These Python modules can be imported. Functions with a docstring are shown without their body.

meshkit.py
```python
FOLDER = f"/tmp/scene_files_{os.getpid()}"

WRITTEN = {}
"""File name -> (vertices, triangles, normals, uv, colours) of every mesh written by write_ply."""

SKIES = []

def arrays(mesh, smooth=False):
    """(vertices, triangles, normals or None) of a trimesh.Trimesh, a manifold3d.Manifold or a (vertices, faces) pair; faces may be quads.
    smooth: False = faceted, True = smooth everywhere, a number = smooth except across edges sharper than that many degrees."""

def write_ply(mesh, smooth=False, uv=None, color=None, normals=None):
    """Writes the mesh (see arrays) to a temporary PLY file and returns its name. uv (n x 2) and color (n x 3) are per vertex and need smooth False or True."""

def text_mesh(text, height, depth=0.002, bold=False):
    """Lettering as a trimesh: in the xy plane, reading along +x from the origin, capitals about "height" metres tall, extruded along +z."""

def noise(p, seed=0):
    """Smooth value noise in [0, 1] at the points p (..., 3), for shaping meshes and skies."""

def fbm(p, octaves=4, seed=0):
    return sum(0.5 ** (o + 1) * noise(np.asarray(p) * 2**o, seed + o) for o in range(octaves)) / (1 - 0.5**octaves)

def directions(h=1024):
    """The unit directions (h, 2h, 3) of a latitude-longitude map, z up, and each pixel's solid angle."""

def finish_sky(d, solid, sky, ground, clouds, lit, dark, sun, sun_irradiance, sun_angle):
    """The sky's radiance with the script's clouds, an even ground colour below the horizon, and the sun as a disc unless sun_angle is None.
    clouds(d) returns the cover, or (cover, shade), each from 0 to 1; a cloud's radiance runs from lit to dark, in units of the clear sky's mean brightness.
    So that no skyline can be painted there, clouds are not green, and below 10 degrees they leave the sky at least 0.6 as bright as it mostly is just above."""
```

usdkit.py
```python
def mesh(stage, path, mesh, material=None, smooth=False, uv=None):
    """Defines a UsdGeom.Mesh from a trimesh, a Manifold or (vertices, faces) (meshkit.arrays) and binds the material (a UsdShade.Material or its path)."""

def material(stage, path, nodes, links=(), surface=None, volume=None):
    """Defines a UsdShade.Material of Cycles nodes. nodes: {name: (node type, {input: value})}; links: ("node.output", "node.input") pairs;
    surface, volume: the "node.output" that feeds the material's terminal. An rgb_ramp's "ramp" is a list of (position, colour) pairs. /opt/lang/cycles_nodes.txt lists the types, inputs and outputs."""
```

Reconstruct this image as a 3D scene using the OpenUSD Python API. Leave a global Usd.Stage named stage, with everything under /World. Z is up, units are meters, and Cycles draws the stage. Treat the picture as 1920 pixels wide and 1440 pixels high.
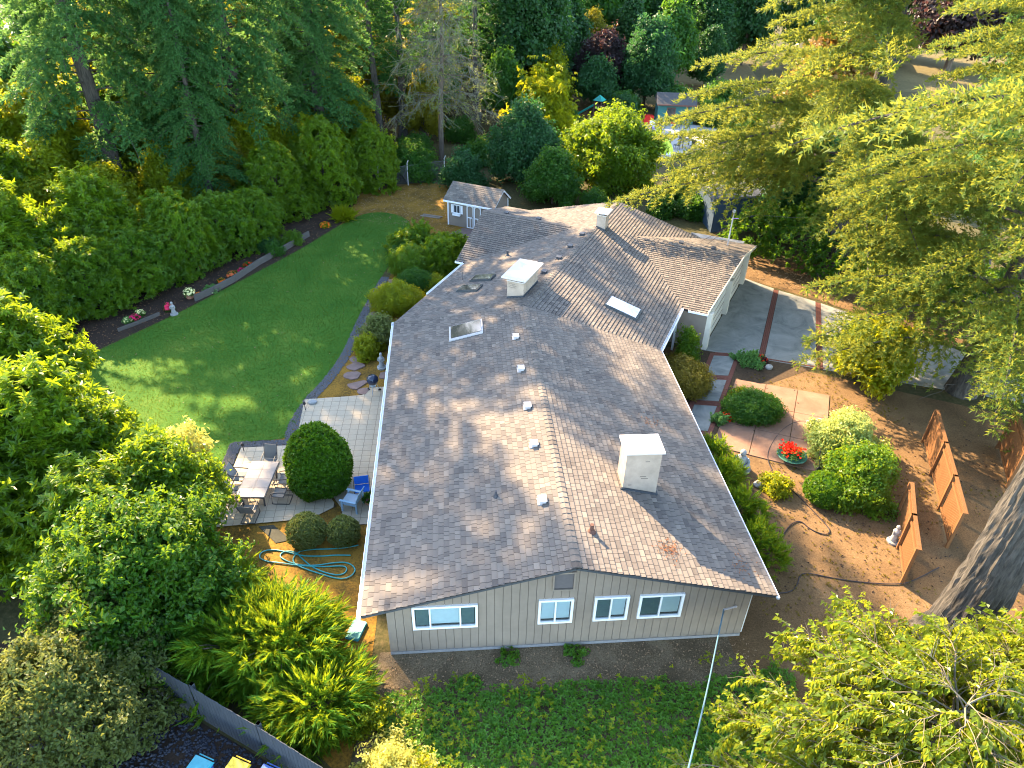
import math, random
import numpy as np, trimesh, shapely
from shapely.geometry import Polygon, box as sbox, LineString, Point
from pxr import Usd, UsdGeom, UsdLux, UsdShade, Gf, Sdf, Vt
import usdkit, meshkit

stage = Usd.Stage.CreateInMemory()
UsdGeom.SetStageUpAxis(stage, 'Z'); UsdGeom.SetStageMetersPerUnit(stage, 1.0)
world = UsdGeom.Xform.Define(stage, '/World'); stage.SetDefaultPrim(world.GetPrim())
UsdGeom.Scope.Define(stage, '/World/Looks')

# ------------------------------------------------------------------ camera, sky, sun, exposure
FPX, PITCH, ROLL, YAW, CAMH = 1355.09, math.radians(34.106), math.radians(-1.452), math.radians(5.282), 22.0
EXPOSURE, SKY, SUN = 2.6, 0.15, 1.25
SUN_EL, SUN_AZ = math.radians(30.0), math.atan2(-0.55, 0.835)
cy_, sy_ = math.cos(YAW), math.sin(YAW)
_fw = np.array([sy_*math.cos(PITCH), cy_*math.cos(PITCH), -math.sin(PITCH)])
_rt = np.array([cy_, -sy_, 0.0]); _dn = np.cross(_fw, _rt)
_r = _rt*math.cos(ROLL)+_dn*math.sin(ROLL); _d = -_rt*math.sin(ROLL)+_dn*math.cos(ROLL)
CAM = np.array([0, 0, CAMH])
cam = UsdGeom.Camera.Define(stage, '/World/camera')
cam.CreateHorizontalApertureAttr(36.0); cam.CreateVerticalApertureAttr(27.0)
cam.CreateFocalLengthAttr(FPX/1920*36); cam.CreateClippingRangeAttr((0.1, 5000)); cam.CreateExposureAttr(EXPOSURE)
cam.AddTransformOp().Set(Gf.Matrix4d(*_r, 0, *(-_d), 0, *(-_fw), 0, *CAM, 1))
Mcam = np.stack([_r, _d, _fw], 1)
sunv = np.array([math.sin(SUN_AZ)*math.cos(SUN_EL), math.cos(SUN_AZ)*math.cos(SUN_EL), math.sin(SUN_EL)])
dome = UsdLux.DomeLight.Define(stage, '/World/sky')
sky_m = usdkit.material(stage, '/World/Looks/sky', {'s': ('sky_texture', {'sky_type': 'single_scattering', 'sun_disc': False, 'sun_elevation': SUN_EL, 'sun_rotation': SUN_AZ}),
    'b': ('background_shader', {'strength': SKY})}, [('s.color', 'b.color')], surface='b.background')
UsdShade.MaterialBindingAPI.Apply(dome.GetPrim()).Bind(sky_m)
dome.GetPrim().SetCustomDataByKey('kind', 'structure')
sun = UsdLux.DistantLight.Define(stage, '/World/sun')
sun.CreateIntensityAttr(SUN); sun.CreateAngleAttr(0.53); sun.CreateNormalizeAttr(True); sun.CreateColorAttr(Gf.Vec3f(1.0, 0.74, 0.45))
_z = sunv; _x = np.cross([0, 0, 1], _z); _x /= np.linalg.norm(_x); _y = np.cross(_z, _x)
sun.AddTransformOp().Set(Gf.Matrix4d(*_x, 0, *_y, 0, *_z, 0, 0, 0, 60, 1))

# ------------------------------------------------------------------ helpers
def ray(px, py):
    v = Mcam @ np.array([px-960, py-720, FPX]); return v/np.linalg.norm(v)
def at(px, py, z=0.0):
    r = ray(px, py); return CAM+r*((z-CAMH)/r[2])
def at_y(px, py, y):
    r = ray(px, py); return CAM+r*(y/r[1])
def on_plane(px, py, p0, n):
    r = ray(px, py); n = np.array(n, float); return CAM+r*(n@(np.array(p0)-CAM)/(n@r))

_used = set()
def numbered(base):
    p, k = base, 0
    while p in _used:
        k += 1; p = f'{base}_{k:03d}'
    _used.add(p); return p
def path_of(parent): return '/World' if parent is None else str(parent.GetPath())
def tag(o, label=None, cat=None, group=None, kind=None):
    for k, v in (('label', label), ('category', cat), ('group', group), ('kind', kind)):
        if v: o.SetCustomDataByKey(k, v)
    return o
def tmat(loc=(0, 0, 0), rz=0.0, s=1.0):
    s = [float(q) for q in np.broadcast_to(s, 3)]; c, n = math.cos(rz), math.sin(rz)
    return Gf.Matrix4d(c*s[0], n*s[0], 0, 0, -n*s[1], c*s[1], 0, 0, 0, 0, s[2], 0, *map(float, loc), 1)
def thing(name, label, cat, loc=(0, 0, 0), rz=0.0, s=1.0, group=None, kind=None):
    x = UsdGeom.Xform.Define(stage, numbered('/World/'+name)); x.AddTransformOp().Set(tmat(loc, rz, s))
    return tag(x.GetPrim(), label, cat, group, kind)
def obj(name, mesh, mat, parent=None, label=None, cat=None, group=None, kind=None, smooth=False, tone=None):
    m = usdkit.mesh(stage, numbered(path_of(parent)+'/'+name), mesh, M[mat], smooth=smooth)
    if tone is not None:
        UsdGeom.PrimvarsAPI(m).CreatePrimvar('tone', Sdf.ValueTypeNames.FloatArray, 'vertex').Set(Vt.FloatArray.FromNumpy(np.asarray(tone, np.float32)))
    return tag(m.GetPrim(), label, cat, group, kind)
def dup(root, loc, rz=0.0, s=1.0, label=None, group=None):
    was = root.GetCustomData()
    x = UsdGeom.Xform.Define(stage, numbered('/World/'+root.GetName().rstrip('0123456789').rstrip('_')))
    x.AddTransformOp().Set(tmat(loc, rz, s)); p = x.GetPrim()
    p.GetReferences().AddInternalReference(root.GetPath()); p.SetInstanceable(True)
    tag(p, label or was.get('label'), was.get('category'), group or was.get('group')); return p

class MB:
    def __init__(s): s.v, s.f, s.n = [], [], 0
    def add(s, v, f):
        v = np.asarray(v, float); f = np.asarray(f, int)
        if f.shape[1] == 4: f = np.vstack([f[:, [0, 1, 2]], f[:, [0, 2, 3]]])
        s.v.append(v); s.f.append(f+s.n); s.n += len(v); return s
    def mesh(s, m): return s.add(m[0], m[1]) if isinstance(m, tuple) else s.add(m.vertices, m.faces)
    def box(s, c, size, rz=0.0, ax=None):
        x, y, z = np.array(size)/2
        v = np.array([[a, b, d] for a in (-x, x) for b in (-y, y) for d in (-z, z)])
        if ax is not None: v = v@np.array(ax)
        elif rz: v = v@np.array([[math.cos(rz), math.sin(rz), 0], [-math.sin(rz), math.cos(rz), 0], [0, 0, 1]])
        return s.add(v+np.array(c), [[0, 1, 3, 2], [4, 6, 7, 5], [0, 4, 5, 1], [2, 3, 7, 6], [0, 2, 6, 4], [1, 5, 7, 3]])
    def bar(s, a, b, w, h=None, up=(0, 0, 1)):
        a, b = np.array(a, float), np.array(b, float); d = b-a; L = np.linalg.norm(d); d /= L
        y = np.cross(up, d); y = y/np.linalg.norm(y) if np.linalg.norm(y) > 1e-6 else np.array([1., 0, 0]); z = np.cross(d, y)
        return s.box((a+b)/2, (L, w, h or w), ax=np.stack([d, y, z]))
    def tube(s, pts, r, sides=6, cap=True):
        return s.add(*tube(pts, r, sides, cap))
    def prism(s, poly, z0, z1):
        if isinstance(poly, (list, tuple)): poly = Polygon(poly)
        for g in getattr(poly, 'geoms', [poly]):
            if g.is_empty or g.area < 1e-6: continue
            m = trimesh.creation.extrude_polygon(g, z1-z0, engine='earcut'); s.add(m.vertices+[0, 0, z0], m.faces)
        return s
    def get(s): return np.vstack(s.v), np.vstack(s.f)
def tube(pts, r, sides=6, cap=True):
    p = np.asarray(pts, float); t = np.gradient(p, axis=0); t /= np.linalg.norm(t, axis=1, keepdims=True)+1e-12
    ref = np.array([0, 0, 1.]) if abs(t[:, 2]).mean() < .8 else np.array([1., 0, 0])
    a = np.cross(t, ref); a /= np.linalg.norm(a, axis=1, keepdims=True)+1e-12; b = np.cross(t, a)
    an = np.arange(sides)*2*np.pi/sides; rr = np.broadcast_to(r, (len(p),))[:, None, None]
    v = (p[:, None]+rr*(np.cos(an)[None, :, None]*a[:, None]+np.sin(an)[None, :, None]*b[:, None])).reshape(-1, 3)
    i, j = np.meshgrid(np.arange(len(p)-1), np.arange(sides), indexing='ij')
    q = np.stack([i*sides+j, i*sides+(j+1) % sides, (i+1)*sides+(j+1) % sides, (i+1)*sides+j], -1).reshape(-1, 4)
    f = np.vstack([q[:, [0, 1, 2]], q[:, [0, 2, 3]]])
    if cap:
        k = (len(p)-1)*sides; f = np.vstack([f]+[[[0, x+1, x], [k, k+x, k+x+1]] for x in range(1, sides-1)])
    return v, f
def lathe(prof, sides=16, c=(0, 0, 0)):
    prof = np.array(prof, float); an = np.arange(sides)*2*np.pi/sides
    v = np.stack([prof[:, None, 0]*np.cos(an), prof[:, None, 0]*np.sin(an), np.broadcast_to(prof[:, None, 1], (len(prof), sides))], -1).reshape(-1, 3)
    i, j = np.meshgrid(np.arange(len(prof)-1), np.arange(sides), indexing='ij')
    q = np.stack([i*sides+j, i*sides+(j+1) % sides, (i+1)*sides+(j+1) % sides, (i+1)*sides+j], -1).reshape(-1, 4)
    return v+np.array(c), np.vstack([q[:, [0, 1, 2]], q[:, [0, 2, 3]]])
def blob(c, r, sub=2, rough=.12, seed=0):
    m = trimesh.creation.icosphere(sub); v = np.array(m.vertices)
    v = v*(1+rough*(meshkit.fbm(v*1.7+seed*3.1, 3, seed)*2-1)[:, None])*np.broadcast_to(r, 3)
    return v+np.array(c), np.array(m.faces)
def sheet(poly, z, step=None):
    if not isinstance(poly, Polygon): poly = Polygon([tuple(p[:2]) for p in poly])
    v, f = trimesh.creation.triangulate_polygon(poly, engine='earcut'); return np.column_stack([v, np.full(len(v), z)]), f
def smooth_poly(pts, it=2):
    p = np.array([q[:2] for q in pts], float)
    for _ in range(it): p = np.stack([.75*p+.25*np.roll(p, -1, 0), .25*p+.75*np.roll(p, -1, 0)], 1).reshape(-1, 2)
    return p
def smooth_line(pts, it=3):
    p = np.array(pts, float)
    for _ in range(it):
        q = np.stack([.75*p[:-1]+.25*p[1:], .25*p[:-1]+.75*p[1:]], 1).reshape(-1, p.shape[1]); p = np.vstack([p[:1], q, p[-1:]])
    return p

# ------------------------------------------------------------------ materials
M = {}
def mat(name, nodes, links, surface='p.BSDF'):
    M[name] = usdkit.material(stage, '/World/Looks/'+name, nodes, links, surface=surface); return name
def plain(name, col, rough=.6, metal=0.0, var=.12, scale=6., bump=0.0, spec=.4):
    c = np.array(col)
    nodes = {'g': ('geometry', {}), 'n': ('noise_texture', {'scale': scale, 'detail': 5, 'roughness': .65}),
        'r': ('rgb_ramp', {'ramp': [(.25, tuple(c*(1-var))), (.75, tuple(np.minimum(c*(1+var), 1)))]}),
        'p': ('principled_bsdf', {'roughness': rough, 'metallic': metal, 'specular_ior_level': spec})}
    links = [('g.position', 'n.vector'), ('n.fac', 'r.fac'), ('r.color', 'p.base_color')]
    if bump:
        nodes['n2'] = ('noise_texture', {'scale': scale*6, 'detail': 4}); nodes['b'] = ('bump', {'strength': .6, 'distance': bump})
        links += [('g.position', 'n2.vector'), ('n2.fac', 'b.height'), ('b.normal', 'p.normal')]
    return mat(name, nodes, links)
def ground_mat(name, stops, scale=.6, fine=14., bump=.02, rough=.95, fine_amt=.55):
    nodes = {'g': ('geometry', {}), 'n': ('noise_texture', {'scale': scale, 'detail': 8, 'roughness': .7, 'distortion': .4}),
        'n2': ('noise_texture', {'scale': fine, 'detail': 6, 'roughness': .75}), 'm': ('mix_float', {'fac': fine_amt}),
        'r': ('rgb_ramp', {'ramp': stops}), 'b': ('bump', {'strength': .9, 'distance': bump}), 'p': ('principled_bsdf', {'roughness': rough, 'specular_ior_level': .15})}
    return mat(name, nodes, [('g.position', 'n.vector'), ('g.position', 'n2.vector'), ('n.fac', 'm.a'), ('n2.fac', 'm.b'), ('m.result', 'r.fac'), ('r.color', 'p.base_color'), ('n2.fac', 'b.height'), ('b.normal', 'p.normal')])
LT = np.array([1.10, 1.02, .55])
def leaf_mat(name, dark, light, trans, tfac=.4, rough=.45, spec=.35, patch=.35, pw=.45):
    d, l, trans = np.array(dark)*1.6*LT, np.array(light)*1.6*LT, np.array(trans)*1.2*LT; tfac = min(.55, tfac+.08)
    nodes = {'g': ('geometry', {}), 'n': ('noise_texture', {'scale': patch, 'detail': 3}),
        'm': ('mix_float', {'fac': pw}), 'r': ('rgb_ramp', {'ramp': [(.15, tuple(d)), (.5, tuple((d+l)/2)), (.85, tuple(l))]}),
        'p': ('principled_bsdf', {'roughness': rough, 'specular_ior_level': spec}), 't': ('translucent_bsdf', {}), 'h': ('mix_color', {'blend_type': 'mix', 'fac': .35, 'a': tuple(trans)}),
        'x': ('mix_closure', {'fac': tfac})}
    return mat(name, nodes, [('g.position', 'n.vector'), ('g.random_per_island', 'm.a'), ('n.fac', 'm.b'), ('m.result', 'r.fac'), ('r.color', 'p.base_color'),
        ('r.color', 'h.b'), ('h.result', 't.color'), ('p.BSDF', 'x.closure1'), ('t.BSDF', 'x.closure2')], surface='x.closure')
def bark_mat(name, dark, light, scale=3.0, bump=.05):
    nodes = {'g': ('geometry', {}), 'mp': ('mapping', {'scale': (1, 1, .18)}), 'n': ('noise_texture', {'scale': scale*2.2, 'detail': 6, 'roughness': .7}),
        'v': ('noise_texture', {'scale': scale, 'detail': 3, 'distortion': 1.2}), 'm': ('mix_float', {'fac': .5}), 'r': ('rgb_ramp', {'ramp': [(.3, dark), (.7, light)]}),
        'b': ('bump', {'strength': 1.0, 'distance': bump}), 'p': ('principled_bsdf', {'roughness': .95, 'specular_ior_level': .1})}
    return mat(name, nodes, [('g.position', 'mp.vector'), ('mp.vector', 'n.vector'), ('mp.vector', 'v.vector'), ('n.fac', 'm.a'), ('v.fac', 'm.b'), ('m.result', 'r.fac'), ('r.color', 'p.base_color'), ('m.result', 'b.height'), ('b.normal', 'p.normal')])
def wood_mat(name, dark, light, axis=(8, 8, .6)):
    nodes = {'g': ('geometry', {}), 'mp': ('mapping', {'scale': axis}), 'n': ('noise_texture', {'scale': 3, 'detail': 6, 'roughness': .7}), 'm': ('mix_float', {'fac': .5}),
        'r': ('rgb_ramp', {'ramp': [(.2, dark), (.8, light)]}), 'p': ('principled_bsdf', {'roughness': .75, 'specular_ior_level': .2})}
    return mat(name, nodes, [('g.position', 'mp.vector'), ('mp.vector', 'n.vector'), ('n.fac', 'm.a'), ('g.random_per_island', 'm.b'), ('m.result', 'r.fac'), ('r.color', 'p.base_color')])

mat('shingle', {'a': ('attribute', {'attribute': 'tone'}), 'g': ('geometry', {}), 'n': ('noise_texture', {'scale': 40, 'detail': 3}), 'n2': ('noise_texture', {'scale': .35, 'detail': 4}),
    'm': ('mix_float', {'fac': .25}), 'm2': ('mix_float', {'fac': .22}), 'r': ('rgb_ramp', {'ramp': [(.0, (.020, .018, .018)), (.12, (.070, .061, .054)), (.35, (.130, .112, .096)), (.65, (.190, .164, .136)), (1., (.282, .238, .188))]}),
    'b': ('bump', {'strength': .5, 'distance': .006}), 'p': ('principled_bsdf', {'roughness': .92, 'specular_ior_level': .2})},
    [('g.position', 'n.vector'), ('g.position', 'n2.vector'), ('a.fac', 'm.a'), ('n.fac', 'm.b'), ('m.result', 'm2.a'), ('n2.fac', 'm2.b'), ('m2.result', 'r.fac'), ('r.color', 'p.base_color'), ('n.fac', 'b.height'), ('b.normal', 'p.normal')])
plain('deck', (.035, .032, .032), .95)
plain('siding', (.225, .182, .140), .7, var=.14, scale=1.3)
plain('siding_gap', (.06, .052, .046), .9)
plain('trim_white', (.78, .78, .76), .45, var=.03)
plain('cream', (.62, .56, .44), .6, var=.05, scale=1.5)
plain('gutter_white', (.80, .81, .82), .35, var=.03)
plain('chimney_paint', (.36, .285, .215), .75, var=.22, scale=2.2, bump=.01)
plain('brick_inner', (.22, .07, .045), .9)
plain('flashing', (.045, .05, .055), .5)
plain('cap_metal', (.54, .50, .45), .4, var=.04, scale=2.)
plain('vent_metal', (.48, .45, .44), .5)
plain('vent_dark', (.045, .045, .05), .5)
plain('rust', (.10, .045, .03), .8, var=.3, scale=20)
plain('frame_dark', (.06, .065, .065), .45)
plain('louvre', (.11, .093, .082), .7)
plain('blind', (.62, .68, .70), .6, var=.04)
plain('curtain', (.15, .20, .20), .8)
plain('room_dark', (.03, .035, .04), .8)
mat('glass', {'f': ('fresnel', {'IOR': 1.5}), 't': ('transparent_bsdf', {'color': (.75, .85, .88)}), 'g': ('glossy_bsdf', {'roughness': .03, 'color': (.9, .95, 1)}), 'x': ('mix_closure', {})},
    [('f.fac', 'x.fac'), ('t.BSDF', 'x.closure1'), ('g.BSDF', 'x.closure2')], surface='x.closure')
plain('skylight_glass', (.045, .042, .035), .06, var=.2, spec=.8)
plain('skylight_white', (.72, .72, .74), .35, var=.03)
plain('garage_door', (.58, .54, .45), .55, var=.04)
plain('red_wall', (.22, .055, .025), .8, var=.15)
plain('flat_roof', (.20, .22, .25), .8, var=.1, scale=1.5)
mat('concrete', {'g': ('geometry', {}), 'n': ('noise_texture', {'scale': .7, 'detail': 9, 'roughness': .72, 'distortion': .8}), 'n2': ('noise_texture', {'scale': 60, 'detail': 3}), 'm': ('mix_float', {'fac': .2}),
    'r': ('rgb_ramp', {'ramp': [(.3, (.10, .11, .10)), (.45, (.21, .215, .195)), (.56, (.28, .28, .25)), (.75, (.37, .365, .325))]}), 'b': ('bump', {'strength': .3, 'distance': .005}), 'p': ('principled_bsdf', {'roughness': .85, 'specular_ior_level': .25})},
    [('g.position', 'n.vector'), ('g.position', 'n2.vector'), ('n.fac', 'm.a'), ('n2.fac', 'm.b'), ('m.result', 'r.fac'), ('r.color', 'p.base_color'), ('n2.fac', 'b.height'), ('b.normal', 'p.normal')])
wood_mat('paver_brick', (.16, .06, .042), (.36, .17, .12), (6, 6, 6))
ground_mat('aggregate', [(.3, (.15, .085, .055)), (.5, (.25, .145, .095)), (.7, (.34, .21, .14))], scale=.8, fine=45, bump=.006, fine_amt=.4)
wood_mat('patio_tile', (.45, .375, .265), (.60, .52, .38), (2, 2, 2))
ground_mat('soil', [(.3, (.035, .024, .016)), (.5, (.075, .05, .03)), (.7, (.13, .09, .05))], scale=.5, fine=9)
ground_mat('forest_floor', [(.3, (.03, .03, .012)), (.48, (.07, .065, .025)), (.6, (.13, .10, .045)), (.75, (.20, .15, .08))], scale=.16, fine=5, bump=.05)
ground_mat('needle_litter', [(.28, (.045, .028, .014)), (.43, (.11, .066, .03)), (.57, (.195, .12, .056)), (.75, (.33, .225, .125))], scale=.4, fine=16, bump=.012)
ground_mat('moss_soil', [(.3, (.05, .035, .015)), (.45, (.14, .085, .02)), (.55, (.30, .16, .025)), (.68, (.20, .15, .03)), (.8, (.10, .11, .03))], scale=.55, fine=10)
ground_mat('bare_front', [(.3, (.04, .035, .02)), (.47, (.11, .08, .045)), (.58, (.22, .165, .10)), (.7, (.10, .11, .035))], scale=.6, fine=18)
ground_mat('bark_mulch', [(.3, (.018, .013, .01)), (.55, (.05, .033, .022)), (.8, (.12, .075, .045))], scale=.9, fine=22)
ground_mat('lawn', [(.3, (.02, .075, .008)), (.48, (.045, .125, .012)), (.6, (.09, .16, .02)), (.75, (.20, .19, .06))], scale=.35, fine=7, bump=.03)
leaf_mat('grass_blade', (.012, .055, .005), (.125, .140, .026), (.18, .26, .02), .25, .6, .2, .55, .72)
ground_mat('dry_grass', [(.3, (.06, .055, .02)), (.55, (.15, .12, .05)), (.8, (.25, .20, .09))], scale=.1, fine=3)
wood_mat('pebble', (.08, .08, .085), (.50, .47, .44), (9, 9, 9))
wood_mat('dark_gravel', (.02, .024, .035), (.15, .145, .16), (9, 9, 9))
wood_mat('cedar', (.15, .066, .024), (.40, .21, .08))
wood_mat('old_board', (.035, .042, .05), (.13, .135, .15))
wood_mat('timber', (.10, .085, .07), (.22, .19, .16), (1, 1, 5))
bark_mat('fir_bark', (.022, .021, .019), (.125, .112, .095), 6.5, .06)
bark_mat('bark', (.05, .038, .028), (.17, .135, .10), 4., .04)
bark_mat('pale_twig', (.10, .085, .06), (.22, .19, .14), 4., .02)
bark_mat('grey_twig', (.10, .105, .075), (.24, .24, .17), 4., .02)
L_ = leaf_mat
L_('fir_gold', (.022, .058, .014), (.135, .165, .042), (.36, .38, .08), .36, .6, .2, .5)
L_('fir_green', (.012, .05, .018), (.045, .12, .04), (.10, .25, .05), .3, .6, .2)
L_('fir_blue', (.018, .07, .034), (.075, .175, .080), (.20, .38, .14), .34, .6, .2)
L_('laurel', (.035, .085, .006), (.13, .22, .014), (.36, .48, .02), .42, .38, .4)
L_('hedge', (.028, .08, .007), (.115, .20, .016), (.36, .48, .02), .36, .4, .35)
L_('leaf_green', (.014, .06, .012), (.055, .14, .022), (.16, .33, .03), .36)
L_('leaf_lime', (.07, .12, .006), (.22, .26, .012), (.55, .52, .02), .45)
L_('leaf_gold', (.07, .085, .008), (.21, .19, .02), (.50, .44, .03), .42)
L_('leaf_teal', (.012, .05, .028), (.04, .12, .06), (.08, .25, .08), .32)
L_('leaf_dark', (.010, .042, .018), (.038, .105, .04), (.08, .22, .05), .30)
L_('leaf_purple', (.014, .012, .022), (.05, .032, .05), (.10, .04, .06), .25)
L_('leaf_rust', (.10, .07, .02), (.26, .15, .05), (.45, .25, .05), .4, .3, .6)
L_('leaf_red', (.18, .045, .03), (.42, .13, .08), (.6, .2, .1), .4)
L_('small_leaf', (.014, .06, .006), (.075, .155, .012), (.25, .38, .02), .36)
L_('jmaple', (.03, .058, .02), (.145, .135, .07), (.25, .28, .10), .36)
L_('cover', (.028, .10, .014), (.11, .23, .03), (.34, .52, .04), .36, .4, .4)
L_('juniper', (.022, .085, .010), (.12, .21, .014), (.42, .50, .02), .36, .55, .2)
L_('cherry', (.045, .085, .010), (.17, .22, .035), (.42, .44, .04), .42, .35, .5)
L_('ivy', (.014, .062, .010), (.06, .15, .018), (.20, .34, .02), .34, .35, .45)
L_('clip_green', (.02, .07, .004), (.065, .15, .007), (.20, .34, .012), .3)
L_('sage', (.07, .095, .045), (.17, .20, .10), (.28, .34, .10), .3)
L_('pale_leaf', (.22, .24, .10), (.52, .50, .26), (.6, .6, .2), .4)
L_('variegated', (.10, .16, .05), (.66, .66, .48), (.6, .65, .3), .3)
L_('mint', (.06, .15, .07), (.20, .34, .17), (.25, .5, .2), .3)
L_('moss_mound', (.10, .085, .02), (.20, .17, .035), (.35, .30, .04), .3)
for nm, c in dict(pink=(.75, .06, .30), magenta=(.62, .03, .25), white=(.85, .85, .82), red=(.72, .04, .02), orange=(.80, .22, .04), salmon=(.75, .22, .14), yellow=(.85, .6, .05), violet=(.25, .08, .35)).items():
    L_('petal_'+nm, tuple(np.array(c)*.75), c, c, .3, .6, .2)
plain('stone', (.30, .28, .26), .85, var=.2, scale=9, bump=.01)
plain('flagstone', (.22, .15, .125), .9, var=.2, scale=3)
plain('statue_grey', (.30, .31, .30), .8, var=.2, scale=12, bump=.006)
plain('statue_white', (.29, .28, .255), .7, var=.08, scale=12)
plain('terracotta', (.42, .20, .11), .8)
plain('black_metal', (.018, .019, .022), .4)
plain('grill_enamel', (.012, .018, .035), .12, spec=.7)
plain('chair_frame', (.035, .035, .035), .4)
plain('sling', (.17, .165, .15), .8)
plain('table_top', (.28, .24, .21), .35, var=.12, scale=3)
plain('pale_blue', (.30, .45, .55), .55, var=.05)
plain('cushion_grey', (.42, .48, .52), .85, var=.06)
plain('blue_fabric', (.012, .12, .52), .75)
plain('hose_teal', (.03, .30, .30), .4)
plain('hose_black', (.03, .022, .025), .5)
plain('green_lid', (.10, .34, .30), .5, var=.06)
plain('bin_teal', (.03, .27, .33), .45)
plain('bin_yellow', (.62, .44, .02), .45)
plain('bin_blue', (.03, .09, .30), .45)
plain('cable_grey', (.36, .46, .52), .35, .2)
plain('cable_blue', (.10, .19, .24), .3, .2)
plain('bowl_green', (.05, .17, .11), .5, var=.2)
plain('doormat', (.05, .05, .035), .95, var=.3, scale=14)
plain('play_green', (.05, .19, .18), .8, var=.1)
plain('play_roof', (.09, .085, .08), .9, var=.2)
plain('brown_trim', (.16, .08, .06), .8)
plain('plastic_red', (.75, .02, .015), .4); plain('plastic_violet', (.42, .25, .70), .4); plain('plastic_blue', (.05, .15, .60), .4); plain('plastic_green', (.03, .32, .24), .4)
plain('tent_lime', (.62, .75, .06), .7)
plain('patio_far', (.42, .41, .38), .9, var=.1, scale=1)
plain('house_blue', (.03, .06, .10), .8); plain('house_tan', (.45, .40, .33), .8)
plain('roof_grey', (.085, .095, .115), .9, var=.1, scale=1); plain('roof_pale', (.48, .50, .52), .8)
plain('road_pale', (.42, .38, .34), .9)
plain('car_paint', (.03, .035, .045), .25); plain('car_white', (.6, .62, .64), .3)
plain('tyre', (.015, .015, .015), .9)
plain('wire_mesh', (.10, .11, .11), .5, .4)

# ------------------------------------------------------------------ ground and hard surfaces
rs = np.random.default_rng(11)
def gp(*pts): return [tuple(at(*q)[:2]) for q in pts]
gv, gf = [], []
N = 60
xs = np.linspace(-420, 420, N); ys = np.linspace(-120, 720, N); X, Y = np.meshgrid(xs, ys, indexing='ij')
ZZ = np.zeros_like(X)
gv = np.stack([X, Y, ZZ], -1).reshape(-1, 3)
ii, jj = np.meshgrid(np.arange(N-1), np.arange(N-1), indexing='ij'); k0 = (ii*N+jj).ravel()
obj('ground', (gv, np.stack([k0, k0+N, k0+N+1, k0+1], 1)), 'forest_floor', kind='structure')
LAWN = Polygon(smooth_poly([(-21.5, 35.2), (-17.2, 41), (-14.1, 46), (-11.3, 50.5), (-8.8, 55.6), (-7, 58.2), (-4.7, 57.9), (-3.1, 55.5), (-3.7, 53.3), (-4.4, 48.4), (-5, 45.8), (-5.6, 42.7), (-6.1, 39.2), (-6.5, 35.5),
    (-7.3, 32.8), (-7.9, 31.1), (-8.05, 29.1), (-8.1, 28.1), (-10.35, 28.1), (-10.75, 26.4), (-10.9, 22.3), (-14, 20), (-24, 22), (-26, 30)], 2))
obj('lawn', sheet(LAWN, .016), 'lawn', kind='structure')
BED = Polygon([(-24, 33), (-21.5, 35.4), (-17.2, 41.1), (-14.1, 46.1), (-11.3, 50.6), (-8.8, 55.7), (-8, 62), (-13, 60), (-20, 46), (-27, 38)])
obj('garden_bed', sheet(BED, .008), 'bark_mulch', kind='structure')
obj('moss_ground', sheet(Polygon([(-9.2, 55.3), (-8.2, 64.5), (-2, 65.5), (4.6, 62), (1.5, 44), (-2.6, 34.5), (-3.2, 15), (-3.6, 11.5), (-9, 16.5), (-11.5, 22.6), (-7.5, 31), (-4.4, 46), (-3, 55)]), .006), 'moss_soil', kind='structure')
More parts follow.
